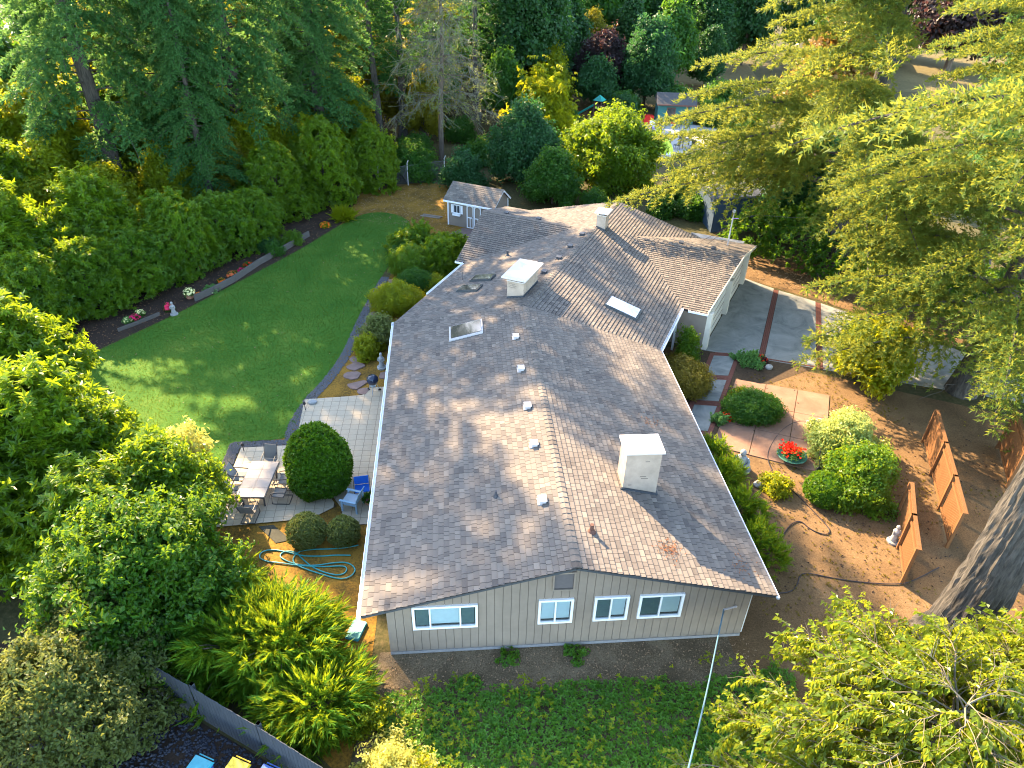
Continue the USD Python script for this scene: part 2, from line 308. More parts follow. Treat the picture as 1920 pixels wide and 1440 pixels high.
obj('bare_front_soil', sheet(Polygon([(-3.6, 11), (-2.9, 15.9), (10.2, 15.9), (11.3, 17), (11, 11), (5, 6), (-3, 7)]), .010), 'bare_front', kind='structure')
obj('dirt_yard', sheet(Polygon([(9.5, 36), (14.5, 35.6), (30, 27.5), (44, 22), (38, 2), (17, 4), (10.4, 11), (9.5, 15)]), .012), 'needle_litter', kind='structure')
obj('entrance_soil', sheet(Polygon(gp((1300, 655), (1440, 668), (1530, 690), (1400, 735), (1345, 842), (1280, 800), (1260, 700))), .018), 'soil', kind='structure')
obj('mulch_strip', sheet(Polygon([(20.2, 44.9), (22, 43.2), (24.2, 41.3), (27, 38.4), (31, 34.5), (36, 31), (38, 36), (28, 44), (22, 50), (20, 47.5)]), .010), 'needle_litter', kind='structure')
obj('gravel_base', sheet(Polygon([(-14.5, 17.3), (-10.2, 14.8), (-8.4, 13.7), (-6.1, 12.3), (-2, 9.5), (-2, 2), (-20, 2), (-24, 16)]), .010), 'bark_mulch', kind='structure')

def clip_tiles(poly, o, u, v, du, dv, gap, z0, z1, jit=0.0):
    """Tiles of du x dv on the axes u, v from o, cut to the polygon: a list of meshes."""
    u = np.array(u)/np.linalg.norm(u); v = np.array(v)/np.linalg.norm(v); out = []
    q = np.array([((p-np.array(o))@u, (p-np.array(o))@v) for p in np.array(poly.exterior.coords)])
    pl = Polygon(q)
    for i in range(int(math.floor(q[:, 0].min()/du)), int(math.ceil(q[:, 0].max()/du))):
        for j in range(int(math.floor(q[:, 1].min()/dv)), int(math.ceil(q[:, 1].max()/dv))):
            g = sbox(i*du+gap/2, j*dv+gap/2, (i+1)*du-gap/2, (j+1)*dv-gap/2).intersection(pl)
            if g.area < .08*du*dv or g.geom_type != 'Polygon': continue
            b = MB().prism(g, z0, z1+rs.uniform(-jit, jit)); w, f = b.get()
            xy = np.array(o)+w[:, :1]*u+w[:, 1:2]*v
            out.append((np.column_stack([xy, w[:, 2]]), f))
    return out
def cam_dist(m): return np.linalg.norm(m[0].mean(0)-CAM)
def tiled(name, label_base, poly, o, u, v, du, dv, gap, z, mats, piece, base_mat, rest=None, jit=.002):
    t = thing(name, None, None, kind='structure')
    obj('base', sheet(poly, z-.02), base_mat, t)
    tl = sorted(clip_tiles(poly, o, u, v, du, dv, gap, z-.015, z, jit), key=cam_dist)
    for m in tl[:300]: obj(piece, m, mats, t)
    if tl[300:]:
        b = MB()
        for m in tl[300:]: b.mesh(m)
        obj(piece+'s', b.get(), mats, t, kind='stuff')
    return t
PA = Polygon([(-7.9, 31.35), (-4.95, 31.6), (-4.9, 32.3), (-2.6, 32.35), (-2.6, 22.1), (-4.9, 22.15), (-5.1, 23.2), (-7.75, 27.6)])
tiled('patio', '', PA, (-2.6, 22.1), (1, -.02), (.02, 1), .405, .405, .014, .06, 'patio_tile', 'tile', 'soil')
PB = Polygon([(-10.25, 27.5), (-7.8, 27.58), (-5.3, 23.3), (-6.25, 22.6), (-10.35, 22.3)])
tiled('dining_patio', '', PB, (-10.25, 22.3), (1, .02), (-.02, 1), .405, .405, .014, .065, 'patio_tile', 'tile', 'soil')

# gravel drain strips along lawn and patios
def pebbles(name, line, w, n, size, m, label=None, poly=None):
    if poly is None: poly = LineString(line).buffer(w/2, cap_style=2)
    x0, y0, x1, y1 = poly.bounds; pts = []
    P = rs.uniform([x0, y0], [x1, y1], (n*6, 2)); P = P[shapely.contains_xy(poly, P[:, 0], P[:, 1])][:n]
    ov = np.array([[1, 0, 0], [-1, 0, 0], [0, 1, 0], [0, -1, 0], [0, 0, 1], [0, 0, -1.]]); of = np.array([[0, 2, 4], [2, 1, 4], [1, 3, 4], [3, 0, 4], [2, 0, 5], [1, 2, 5], [3, 1, 5], [0, 3, 5]])
    S = size*rs.uniform(.5, 1.25, (len(P), 1, 1))*np.array([1, .8, .55]); an = rs.uniform(0, 6.28, len(P))
    c, s = np.cos(an), np.sin(an); v = ov[None]*S
    v = np.stack([v[..., 0]*c[:, None]-v[..., 1]*s[:, None], v[..., 0]*s[:, None]+v[..., 1]*c[:, None], v[..., 2]], -1)
    v += np.column_stack([P, np.full(len(P), .02)+rs.uniform(0, .02, len(P))])[:, None]
    f = (of[None]+(np.arange(len(P))*len(ov))[:, None, None]).reshape(-1, 3)
    return obj(name, (v.reshape(-1, 3), f), m, kind='stuff', label=label, cat='gravel' if label else None)
strip = smooth_line([(-4.7, 45.8), (-5.3, 42.7), (-5.85, 39.2), (-6.25, 35.5), (-7.05, 32.8), (-7.75, 31.2), (-8.15, 29.1), (-8.05, 27.85)], 3)
pebbles('gravel_strip', strip, .55, 5200, .055, 'pebble', 'grey pebble drain strip curving between the lawn and the patio')
pebbles('gravel_edging', [(-8.0, 27.8), (-10.6, 27.75), (-10.65, 22.3)], .5, 2600, .055, 'pebble', 'grey pebble edging around two sides of the dining patio')
pebbles('gravel_yard', None, 0, 8000, .07, 'dark_gravel', 'dark blue grey gravel yard below the weathered board fence', Polygon([(-14.5, 17.2), (-10.2, 14.75), (-8.4, 13.65), (-6.1, 12.25), (-3.2, 10.5), (-3.2, 8.5), (-12, 8.5), (-18, 12)]))

# driveway
gb = [(14.45, 35.35), (17.6, 34.2), (20.6, 33.0), (24.2, 31.6), (28.4, 30.0), (33, 28.2)]
gt = [(20.3, 44.85), (21.95, 42.95), (24.05, 41.0), (26.8, 38.0), (30.5, 34.6), (35.5, 31.4)]
drv = thing('driveway', None, None, kind='structure')
obj('base', sheet(Polygon(gb+gt[::-1]), .014), 'bark_mulch', drv)
def lerp(a, b, t): return tuple(np.array(a)*(1-t)+np.array(b)*t)
bw = .17
for i in range(5):
    a0, a1, b0, b1 = gb[i], gb[i+1], gt[i], gt[i+1]
    sh = lambda p, q, s: tuple(np.array(p)+(np.array(q)-np.array(p))/np.linalg.norm(np.array(q)-np.array(p))*s)
    for t0, t1 in ((0, .5), (.5, 1)):
        q = [lerp(a0, b0, t0), lerp(a1, b1, t0), lerp(a1, b1, t1), lerp(a0, b0, t1)]
        q = [sh(q[0], q[1], bw if i else .02), sh(q[1], q[0], bw), sh(q[2], q[3], bw), sh(q[3], q[2], bw if i else .02)]
        obj('concrete_panel', MB().prism(Polygon(q).buffer(-.012), -.02, .03).get(), 'concrete', drv)
    if i:
        b = MB(); d = np.array(b0)-np.array(a0); L = np.linalg.norm(d); d /= L; nn = np.array([d[1], -d[0]])
        for k in range(int(L/.115)):
            for s in (-1, 0, 1):
                c = np.array(a0)+d*(.06+k*.115)+nn*s*.105
                b.box((c[0], c[1], .005), (.1, .093, .055+rs.uniform(-.004, .004)), math.atan2(d[1], d[0]))
        obj('brick_band', b.get(), 'brick_m' if 'brick_m' in M else 'paver_brick', drv, kind='stuff')
# walkway
wk = thing('walkway', None, None, kind='structure')
wl0, wl1, wr0, wr1 = np.array([15.0, 35.0]), np.array([9.9, 25.5]), np.array([16.45, 34.8]), np.array([11.2, 25.2])
obj('base', sheet(Polygon([wl0+[-.15, 0], wr0+[.15, 0], wr1+[.15, 0], wl1+[-.15, 0]]), .024), 'paver_brick', wk)
cuts = [0, .25, .5, .76, 1.0]
for a, b in zip(cuts[:-1], cuts[1:]):
    q = [lerp(wl0, wl1, a+.022), lerp(wr0, wr1, a+.022), lerp(wr0, wr1, b-.004), lerp(wl0, wl1, b-.004)]
    obj('concrete_panel', MB().prism(Polygon(q).buffer(-.11, join_style=2), -.02, .05).get(), 'concrete', wk)
def brick_line(p, q, parent, z=.05, rows=1):
    p, q = np.array(p), np.array(q); d = q-p; L = np.linalg.norm(d); d /= L; b = MB()
    for k in range(int(L/.205)):
        c = p+d*(.1+k*.205); b.box((c[0], c[1], z/2), (.195, .1, z+rs.uniform(-.004, .004)), math.atan2(d[1], d[0]))
    obj('brick_border', b.get(), 'paver_brick', parent, kind='stuff')
for s in (0, .11): brick_line(wl0+[s-.1, 0], wl1+[s-.1, 0], wk); brick_line(wr0+[s-.04, 0], wr1+[s-.04, 0], wk)
for c in cuts[:-1]:
    for s in (0, .012): brick_line(lerp(wl0, wl1, c+s)+np.array([.12, 0]), lerp(wr0, wr1, c+s)-np.array([.12, 0]), wk, .048)
brick_line((16.5, 34.75), (21, 33.0), wk, .06)
# aggregate front patio
fp = thing('front_patio', None, None, kind='structure')
ca, cb, cc, cd = np.array([12.3, 26.5]), np.array([16.9, 24.2]), np.array([20.0, 30.4]), np.array([15.4, 32.2])
for i in range(3):
    for j in range(3):
        f = lambda u, v: tuple((ca*(1-u)+cb*u)*(1-v)+(cd*(1-u)+cc*u)*v)
        q = Polygon([f(i/3, j/3), f((i+1)/3, j/3), f((i+1)/3, (j+1)/3), f(i/3, (j+1)/3)]).buffer(-.018)
        obj('slab', MB().prism(q, -.02, .055+rs.uniform(-.006, .006)).get(), 'aggregate', fp)

# ------------------------------------------------------------------ house
cx, hw, y0, zr, By, ms = 3.657, 6.952, 15.5, 4.347, 33.16, .265
A2 = math.radians(27.8); D2 = np.array([math.sin(A2), math.cos(A2)]); N2 = np.array([D2[1], -D2[0]]); B2 = np.array([cx, By])
def UT(u, t): return B2+N2*u+D2*t
house = thing('house', 'long grey shingled ranch house with taupe board siding in the middle of the yard', 'house')
tb = math.tan(A2/2)*hw
le1 = (cx-hw, By+tb); re1 = (cx+hw, By-tb)
zN = lambda p: zr-ms*abs(p[0]-cx)
zW = lambda p: zr-ms*abs((np.array(p)-B2)@N2)
gz, gt0, gtr, gm = 3.74, 6.9, 12.95, (3.74-2.46)/(12.95-6.9)     # garage gable: ridge height, eave t, ridge t, slope
lz, lt0, ltr = 3.97, 7.0, 12.2; lm = (lz-2.48)/(ltr-lt0)
zG = lambda p: gz-gm*abs((np.array(p)-B2)@D2-gtr)
zL = lambda p: lz-lm*abs((np.array(p)-B2)@D2-ltr)
def valley_u(zridge): return (zr-zridge)/ms
ug, ul = valley_u(gz), -valley_u(lz)
uge = valley_u(2.46); ule = -valley_u(2.48)
L2 = 17.1; VU = -valley_u(lz-lm*(L2-ltr))
planes = [  # polygon, height function, eave direction, upslope direction
    ([(cx, y0), (cx, By), le1, (cx-hw, y0)], zN, (0, 1), (1, 0)),
    ([(cx, y0), (cx+hw, y0), re1, (cx, By)], zN, (0, 1), (-1, 0)),
    ([(cx, By), UT(0, L2), UT(VU, L2), UT(ul, ltr), UT(ule, lt0), UT(-hw, lt0), le1], zW, D2, N2),
    ([(cx, By), re1, UT(hw, gt0), UT(uge, gt0), UT(ug, gtr), UT(hw, 16.9), UT(hw, 17.05), UT(0, L2)], zW, D2, -N2),
    ([UT(ug, gtr), UT(uge, gt0), UT(8.45, gt0), UT(9.35, gtr)], zG, N2, D2),
    ([UT(ug, gtr), UT(9.35, gtr), UT(9.7, 17.2), UT(hw, 16.95)], zG, N2, -D2),
    ([UT(ul, ltr), UT(-8.15, ltr), UT(-7.6, lt0), UT(ule, lt0)], zL, N2, D2),
    ([UT(ul, ltr), UT(VU, L2), UT(-8.5, L2), UT(-8.15, ltr)], zL, N2, -D2)]
deck = MB(); shing = []
for poly, zf, e, up in planes:
    poly = [np.array(p, float) for p in poly]; P = Polygon(poly)
    for z_off in (0, -.11):
        v, f = trimesh.creation.triangulate_polygon(P, engine='earcut'); deck.add(np.column_stack([v, [zf(q)+z_off for q in v]]), f if z_off == 0 else f[:, ::-1])
    for p, q in zip(poly, poly[1:]+poly[:1]): deck.add([(*p, zf(p)), (*q, zf(q)), (*q, zf(q)-.11), (*p, zf(p)-.11)], [[0, 1, 2, 3]])
    e = np.array(e, float); up = np.array(up, float); o = poly[0]
    S = np.array([((p-o)@e, (p-o)@up) for p in poly]); SP = Polygon(S)
    if not SP.is_valid: SP = SP.buffer(0)
    sp_ = shapely.prepared.prep(SP)
    ex, tw, th = .195, .30, .034
    vmin = S[:, 1].min()-.03
    grow = SP.buffer(.03, join_style=2)
    for r in range(int((S[:, 1].max()-vmin)/ex)+1):
        va = vmin+r*ex; off = rs.uniform(0, tw)
        x = S[:, 0].min()-tw+off
        while x < S[:, 0].max()+tw:
            wdt = tw*rs.choice([.62, .8, 1., 1.25]); c = sbox(x+.008, va, x+wdt-.008, va+ex+.012); x += wdt
            if not sp_.contains(c):
                c = c.intersection(grow)
                if c.is_empty or c.geom_type != 'Polygon' or c.area < .003: continue
            q = np.array(c.exterior.coords)[:-1]
            if Polygon(q).exterior.is_ccw is False: q = q[::-1]
            xy = o+q[:, :1]*e+q[:, 1:2]*up
            dz = .008+th*np.clip(1-(q[:, 1]-va)/ex, 0, 1)
            zt = np.array([zf(p) for p in xy])
            n = len(q); v = np.vstack([np.column_stack([xy, zt+dz]), np.column_stack([xy, zt-.02])])
            v = np.vstack([v, v[:n]])
            f = [[0, k, k+1] for k in range(1, n-1)]
            for k in range(n):
                a, b = k, (k+1) % n; f += [[a+2*n, a+n, b+n], [a+2*n, b+n, b+2*n]]
            f = np.array(f)
            if np.cross(v[1]-v[0], v[2]-v[0])[2] < 0: f = f[:, ::-1]
            shing.append((v, f, np.r_[np.full(n, np.clip(rs.normal(.5, .18), .1, 1)), np.full(2*n, -.25)]))  # edge faces toned near black: shadow lines between shingles put into the colour
roof = obj('roof', deck.get(), 'deck', house)
shing.sort(key=lambda m: np.linalg.norm(m[0][0]-CAM))
for v, f, t in shing[:300]: obj('shingle', (v, f), 'shingle', roof, tone=t)
b = MB(); tn = []
for v, f, t in shing[300:]: b.add(v, f); tn.append(t)
obj('shingles', b.get(), 'shingle', roof, kind='stuff', tone=np.concatenate(tn))
def caps(p, q, zf, w, m1, m2, step=.27):
    p, q = np.array(p, float), np.array(q, float); d = q-p; L = np.linalg.norm(d); d /= L; n = np.array([d[1], -d[0]])
    for k in range(int(L/step)):
        a, c = p+d*k*step, p+d*(k*step+step+.03); rise0, rise1 = .055, .03
        v = []
        for pt, rise in ((a, rise0), (c, rise1)):
            for s, sl in ((-1, m1), (0, 0), (1, m2)):
                r = pt+n*s*w; v += [(*r, zf(pt)+rise-sl*w)]
        v = np.array(v); v = np.vstack([v, v-[0, 0, .035]])
        f = [[0, 1, 4, 3], [1, 2, 5, 4], [0, 6, 7, 1], [1, 7, 8, 2], [3, 4, 10, 9], [4, 5, 11, 10], [0, 3, 9, 6], [2, 8, 11, 5]]
        obj('ridge_cap', (v, np.array(f)), 'shingle', roof, tone=np.full(12, np.clip(rs.normal(.42, .17), 0, 1)))
caps((cx, y0-.02), (cx, By-.1), zN, .16, ms, ms)
caps(B2+D2*.1, UT(0, L2), zW, .15, ms, ms)
caps(UT(9.35, gtr), UT(ug+.3, gtr), zG, .15, gm, gm, .3)
caps(UT(-8.15, ltr), UT(ul-.3, ltr), zL, .15, lm, lm, .3)
caps(le1, B2, zN, .13, .04, .04, .3)

# walls: solid prisms under the roof
def gable_prism(c0, dr, length, hwid, zridge, m, drop=.13, z0=0.0):
    dr = np.array(dr); n = np.array([dr[1], -dr[0]]); b = MB()
    prof = [(-hwid, z0), (hwid, z0), (hwid, zridge-m*hwid-drop), (0, zridge-drop), (-hwid, zridge-m*hwid-drop)]
    v = [(*(np.array(c0)+n*u+dr*t), z) for t in (0, length) for u, z in prof]
    f = [[0, 1, 2, 2], [0, 2, 3, 3], [0, 3, 4, 4], [5, 7, 6, 6], [5, 8, 7, 7], [5, 9, 8, 8]]+[[i, (i+5), (i+1) % 5+5, (i+1) % 5] for i in range(5)]
    return b.add(v, f).get()
YW = 15.75
wall = obj('wall', gable_prism((3.70, YW+.08), (0, 1), 18.4, 6.24, zr-.012, ms), 'siding_gap', house, label='front gable end wall of taupe vertical boards')
obj('wall', gable_prism(UT(0, .5), D2, L2-.9, 6.2, zr, ms), 'siding', house)
gbd = MB()
gA, gB = np.array([14.42, 35.45]), np.array([20.15, 44.75])
gd = (gB-gA)/np.linalg.norm(gB-gA); gn = np.array([gd[1], -gd[0]]); gL = np.linalg.norm(gB-gA)
gin0, gin1 = UT(5.5, 7.2), UT(5.5, 16.5)
pts = [tuple(gA), tuple(gB), tuple(gin1), tuple(gin0)]
v = [(*p, 0) for p in pts]+[(*p, zG(p)-.16) for p in pts]
v += [(*(gA+gd*gL*.62), gz-.14), (*UT(5.5, gtr), gz-.14)]
gbd.add(v, [[0, 4, 8, 8], [0, 8, 5, 1], [5, 8, 9, 6], [4, 7, 9, 8], [0, 3, 7, 4], [1, 5, 6, 2], [5, 6, 6, 5]])
obj('wall', gbd.get(), 'siding', house)
obj('wall', gable_prism(UT(-5, ltr), -N2, 2.55, 4.6, lz, lm), 'siding', house)
# gable end siding boards, cut round the windows
zt = lambda x: zr-.012-ms*abs(x-cx)-.13
wins = {}
def wrect(tl, tr, bl, br):
    q = [at_y(*p, YW) for p in (tl, tr, bl, br)]
    return (np.mean([q[0][0], q[2][0]]), np.mean([q[1][0], q[3][0]]), np.mean([q[2][2], q[3][2]]), np.mean([q[0][2], q[1][2]]))
WR = [wrect((771, 1141), (896, 1132), (775, 1183), (896, 1172)), wrect((1009.7, 1125.7), (1075.7, 1123), (1008.5, 1169.5), (1073, 1166.5)),
      wrect((1115, 1120.5), (1180, 1117.5), (1111.5, 1163.5), (1176, 1161)), wrect((1199, 1116.5), (1284, 1113), (1195, 1159), (1276, 1155))]
VR = wrect((1037, 1075), (1081, 1072), (1036, 1108), (1078, 1106))
x = -2.54; bwid = .2775
while x < 9.93:
    x1 = min(x+bwid, 9.94)
    g = Polygon([(x+.007, .16), (x1-.007, .16), (x1-.007, zt(x1-.007)), (x+.007, zt(x+.007))] if not (x < cx < x1) else [(x+.007, .16), (x1-.007, .16), (x1-.007, zt(x1)), (cx, zt(cx)), (x+.007, zt(x))])
    for r in WR+[VR]: g = g.difference(sbox(r[0]+.01, r[2]+.01, r[1]-.01, r[3]-.01))
    for gg in getattr(g, 'geoms', [g]):
        if gg.area < .004: continue
        v, f = MB().prism(gg, 0, .03).get(); v = np.column_stack([v[:, 0], YW+.075-v[:, 2], v[:, 1]])
        obj('siding_board', (v, f), 'siding', wall)
    x = x1
obj('foundation', MB().box((3.7, YW+.06, .07), (12.46, .05, .14)).get(), 'stone', wall)
obj('fascia', MB().bar((cx-hw, y0+.02, zr-ms*hw-.06), (cx, y0+.02, zr-.06), .045, .15).bar((cx, y0+.02, zr-.06), (cx+hw, y0+.02, zr-ms*hw-.06), .045, .15).get(), 'flashing', house)
for k, r in enumerate(WR):
    x0, x1, z0, z1 = r; fw = .085
    w = obj('window', MB().box(((x0+x1)/2, YW+.02, z0+fw/2), (x1-x0, .10, fw)).box(((x0+x1)/2, YW+.02, z1-fw/2), (x1-x0, .10, fw)).box((x0+fw/2, YW+.02, (z0+z1)/2), (fw, .10, z1-z0-2*fw)).box((x1-fw/2, YW+.02, (z0+z1)/2), (fw, .10, z1-z0-2*fw)).get(), 'trim_white', house,
            label=['wide three pane white window at the left', 'two pane white window below the vent', 'two pane white window in the middle right', 'two pane white window at the far right'][k])
    xi0, xi1, zi0, zi1 = x0+fw, x1-fw, z0+fw, z1-fw; W = xi1-xi0
    divs = [0, .25, .75, 1] if k == 0 else [0, .49, 1]
    blinds = [0, 1, 0] if k == 0 else [0, 1]
    obj('recess', MB().box(((xi0+xi1)/2, YW+.11, (zi0+zi1)/2), (W, .03, zi1-zi0)).get(), 'room_dark', w)
    for i, (a, c) in enumerate(zip(divs[:-1], divs[1:])):
        xa, xc = xi0+W*a, xi0+W*c
        obj('pane', MB().add([(xa+.02, YW+.035, zi0), (xc-.02, YW+.035, zi0), (xc-.02, YW+.035, zi1), (xa+.02, YW+.035, zi1)], [[0, 1, 2, 3]]).get(), 'glass', w)
        if blinds[i] or k == 1: obj('blind', MB().box(((xa+xc)/2, YW+.072, (zi0+zi1)/2+.05), (xc-xa-.06, .02, zi1-zi0-.10)).get(), 'blind', w)
        else: obj('blind', MB().box(((xa+xc)/2, YW+.075, (zi0+zi1)/2+.02), (xc-xa-.06, .015, zi1-zi0-.04)).get(), 'curtain', w)
        if i: obj('mullion', MB().box((xa, YW+.02, (zi0+zi1)/2), (.055, .08, zi1-zi0)).get(), 'trim_white', w)
x0, x1, z0, z1 = VR
z1 = min(z1, zt(x0)-.02, zt(x1)-.02)
gvt = obj('gable_vent', MB().box(((x0+x1)/2, YW+.02, z0+.03), (x1-x0, .08, .06)).box(((x0+x1)/2, YW+.02, z1-.03), (x1-x0, .08, .06)).box((x0+.03, YW+.02, (z0+z1)/2), (.06, .08, z1-z0-.12)).box((x1-.03, YW+.02, (z0+z1)/2), (.06, .08, z1-z0-.12)).get(), 'siding', house)
for k in range(7):
    z = z0+.09+(z1-z0-.18)*(k+.5)/7
    obj('slat', MB().box(((x0+x1)/2, YW+.04, z), (x1-x0-.13, .012, .085), ax=np.array([[1, 0, 0], [0, .7, -.7], [0, .7, .7]])).get(), 'louvre', gvt)
# gutters
ze = zr-ms*hw
def gutter(a, b, w=.13, h=.12):
    d = (np.array(b)-np.array(a))/np.linalg.norm(np.array(b)-np.array(a)); n = np.array([d[1], -d[0]]); m = MB()
    for s in (-1, 1): m.bar((*(a+n*s*w/2), 0), (*(b+n*s*w/2), 0), .018, h)
    m.bar((*a, -h/2), (*b, -h/2), w, .015)
    for e in (a+d*.01, b-d*.01): m.box((*e, 0), (.02, w, h), math.atan2(d[1], d[0]))
    return m
def add_gutter(a, b, z, w=.13, h=.12):
    v, f = gutter(np.array(a, float), np.array(b, float), w, h).get(); obj('gutter', (v+[0, 0, z], f), 'gutter_white', house)
add_gutter((cx-hw-.08, y0-.1), (cx-hw-.08, By+tb+.02), ze-.03)
add_gutter((cx+hw+.06, y0-.1), (cx+hw+.06, By-tb-.02), ze-.05, .08, .09)
add_gutter(UT(hw+.08, -.2-1.6), UT(hw+.08, gt0-.1), ze-.03)
add_gutter(UT(uge+.25, gt0-.08), UT(8.5, gt0-.08), 2.43)
add_gutter(UT(-7.65, lt0-.08), UT(ule-.1, lt0-.08), 2.45)
add_gutter(UT(-hw-.08, 2.1), UT(-hw-.08, lt0-.2), ze-.03)
obj('downspout', MB().box((cx+hw-.6, YW+.2, 1.2), (.07, .07, 2.3)).get(), 'gutter_white', house)
# skylights
def skylight(corners, z_of, name, topm, frame='frame_dark', label=None, lift=.14):
    c = np.array(corners, float); ctr = c.mean(0)
    v = np.vstack([np.column_stack([c, [z_of(p)-.02 for p in c]]), np.column_stack([c, [z_of(p)+lift for p in c]])])
    fr = MB().add(v, [[0, 1, 5, 4], [1, 2, 6, 5], [2, 3, 7, 6], [3, 0, 4, 7], [4, 5, 6, 7]]).get()
    s = obj(name, fr, frame, house, label=label)
    ci = ctr+(c-ctr)*.90
    v = np.vstack([np.column_stack([ci, [z_of(p)+lift+.004 for p in ci]]), np.column_stack([ci, [z_of(p)+lift+.03 for p in ci]])])
    obj('pane', MB().add(v, [[0, 1, 5, 4], [1, 2, 6, 5], [2, 3, 7, 6], [3, 0, 4, 7], [4, 5, 6, 7]]).get(), topm, s)
skylight([UT(3.32, 3.35), UT(5.2, 3.35), UT(5.2, 4.5), UT(3.32, 4.5)], zW, 'skylight', 'skylight_white', label='flat skylight with an opaque white cover')
skylight([(-.32, 31.4), (1.38, 31.4), (1.38, 32.7), (-.32, 32.7)], zN, 'skylight', 'skylight_glass', 'vent_metal', 'wide glass skylight nearest the left eave')
skylight([UT(-5.0, 3.6), UT(-3.65, 3.6), UT(-3.65, 4.4), UT(-5.0, 4.4)], zW, 'skylight', 'skylight_glass', label='upper of two dark glass skylights')
skylight([UT(-5.15, 2.1), UT(-3.8, 2.1), UT(-3.8, 2.9), UT(-5.15, 2.9)], zW, 'skylight', 'skylight_glass', label='lower of two dark glass skylights')
# roof vents and pipes
def vent(p, z_of, rz, m='vent_metal'):
    z = z_of(p[:2]); b = MB()
    b.box((p[0], p[1], z+.012), (.36, .36, .02), ax=np.array([[math.cos(rz), math.sin(rz), 0], [-math.sin(rz), math.cos(rz), 0], [0, 0, 1]]))
    b.box((p[0], p[1], z+.09), (.25, .27, .12), rz)
    b.prism([(-.16, -.165), (.14, -.165), (.14, .165), (-.16, .165)], 0, .03) if False else None
    o = obj('roof_vent', b.get(), m, house)
    obj('hood', MB().box((p[0], p[1], z+.165), (.31, .34, .03), rz).get(), m, o)
for q in [(2.92, 30.2), (2.92, 27.34), (2.94, 24.45), (2.95, 21.92), (2.92, 18.75)]: vent(q, zN, 0)
for q in [UT(-.65, 4.4), UT(-.55, 6.55), UT(-.5, 8.4), UT(-.45, 10.5), UT(-.5, 15.7)]: vent(q, zW, -A2, 'vent_dark')
for q in [UT(-6.55, ltr+.35), UT(-4.2, ltr+.35)]: vent(q, zL, -A2, 'vent_dark')
for q in [UT(5.35, gtr+.3), UT(7.4, gtr+.3)]: vent(q, zG, -A2, 'vent_dark')
def pipe(p, z_of, h, r, m):
    z = z_of(p[:2]); b = MB().tube([(p[0], p[1], z-.05), (p[0], p[1], z+h*.5), (p[0], p[1], z+h)], r, 10); b.mesh(lathe([(r*2.4, -.02), (r*2.2, .03), (r*1.1, .12)], 12, (p[0], p[1], z+.01)))
    obj('vent_pipe', b.get(), m, house)
pipe((1.32, 19.54), zN, .30, .045, 'vent_dark'); pipe((4.42, 17.19), zN, .36, .07, 'rust'); pipe(UT(-4.34, 7.65), zW, .36, .07, 'vent_dark'); pipe(UT(-5.65, 4.0), zW, .5, .015, 'vent_dark')
# chimneys
def chimney(corners, z0, ztop, cap_corners, zcap, peak, label, gap=.0, inner=None):
    c = Polygon(corners); t = obj('chimney', MB().prism(c, z0, ztop).get(), 'chimney_paint', house, label=label)
    if gap: obj('flue', MB().prism(c.buffer(-.16, join_style=2), ztop, zcap-.004).get(), inner, t)
    obj('crown', MB().prism(c.buffer(.02, join_style=2), ztop, ztop+.05).get(), 'cap_metal', t) if gap else None
    q = np.array(cap_corners); ctr = q.mean(0); b = MB()
    v = np.vstack([np.column_stack([q, np.full(4, zcap)]), np.column_stack([q, np.full(4, zcap+.06)]), [[*ctr, zcap+peak]]])
    b.add(v, [[3, 2, 1, 0], [0, 1, 5, 4], [1, 2, 6, 5], [2, 3, 7, 6], [3, 0, 4, 7], [4, 5, 8, 8], [5, 6, 8, 8], [6, 7, 8, 8], [7, 4, 8, 8]])
    obj('chimney_cap', b.get(), 'cap_metal', t)
    obj('flashing', MB().prism(c.buffer(.07, join_style=2).difference(c), z0-.05, z0+.0001).get(), 'flashing', t) if False else None
    return t
def rect(x0, x1, y0_, y1): return [(x0, y0_), (x1, y0_), (x1, y1), (x0, y1)]
c1 = chimney(rect(6.06, 7.36, 19.73, 20.68), 3.0, 5.36, rect(5.97, 7.45, 19.64, 20.77), 5.40, .17, 'near chimney, tall painted white brick with a flat metal lid')
obj('flashing', MB().bar((6.0, 19.7, zN((6.0, 0))+.05), (7.42, 19.7, zN((7.42, 0))+.05), .06, .09).bar((7.4, 19.7, zN((7.4, 0))+.05), (7.4, 20.7, zN((7.4, 0))+.05), .06, .09).get(), 'flashing', c1)
for k, (u, z, w) in enumerate([(.62, 5.0, .16), (.55, 4.3, .22), (.6, 4.2, .26), (.2, 3.9, .12)]):
    obj('mortar_crack', MB().box((6.06+u*1.3, 19.727, z), (w, .012, .014)).get(), 'siding_gap', c1)
c2c = [UT(-1.5, 1.05), UT(-.55, 1.05), UT(-.55, 3.1), UT(-1.5, 3.1)]
c2 = chimney(c2c, 3.5, 5.0, [UT(-1.72, .72), UT(-.32, .72), UT(-.32, 3.3), UT(-1.72, 3.3)], 5.26, .16, 'broad middle chimney with a raised pyramid metal lid', .2, 'brick_inner')
b = MB()
for s in ((c2c[0], c2c[1]), (c2c[1], c2c[2])):
    b.bar((*s[0], zW(s[0])+.06), (*s[1], zW(s[1])+.06), .07, .12)
obj('flashing', b.get(), 'flashing', c2)
fd = np.array(c2c[1])-np.array(c2c[0])
for r_, z in enumerate((4.86, 4.76, 4.66)):
    for k in range(3):
        a = np.array(c2c[0])+fd*(.1+.14*k+(.07 if r_ % 2 else 0)); e = a+fd*.12
        obj('brick_joint', MB().bar((*a-D2*.002, z), (*e-D2*.002, z), .012, .012).get(), 'siding_gap', c2)
c3c = [UT(.02, 11.9), UT(.62, 11.9), UT(.62, 12.6), UT(.02, 12.6)]
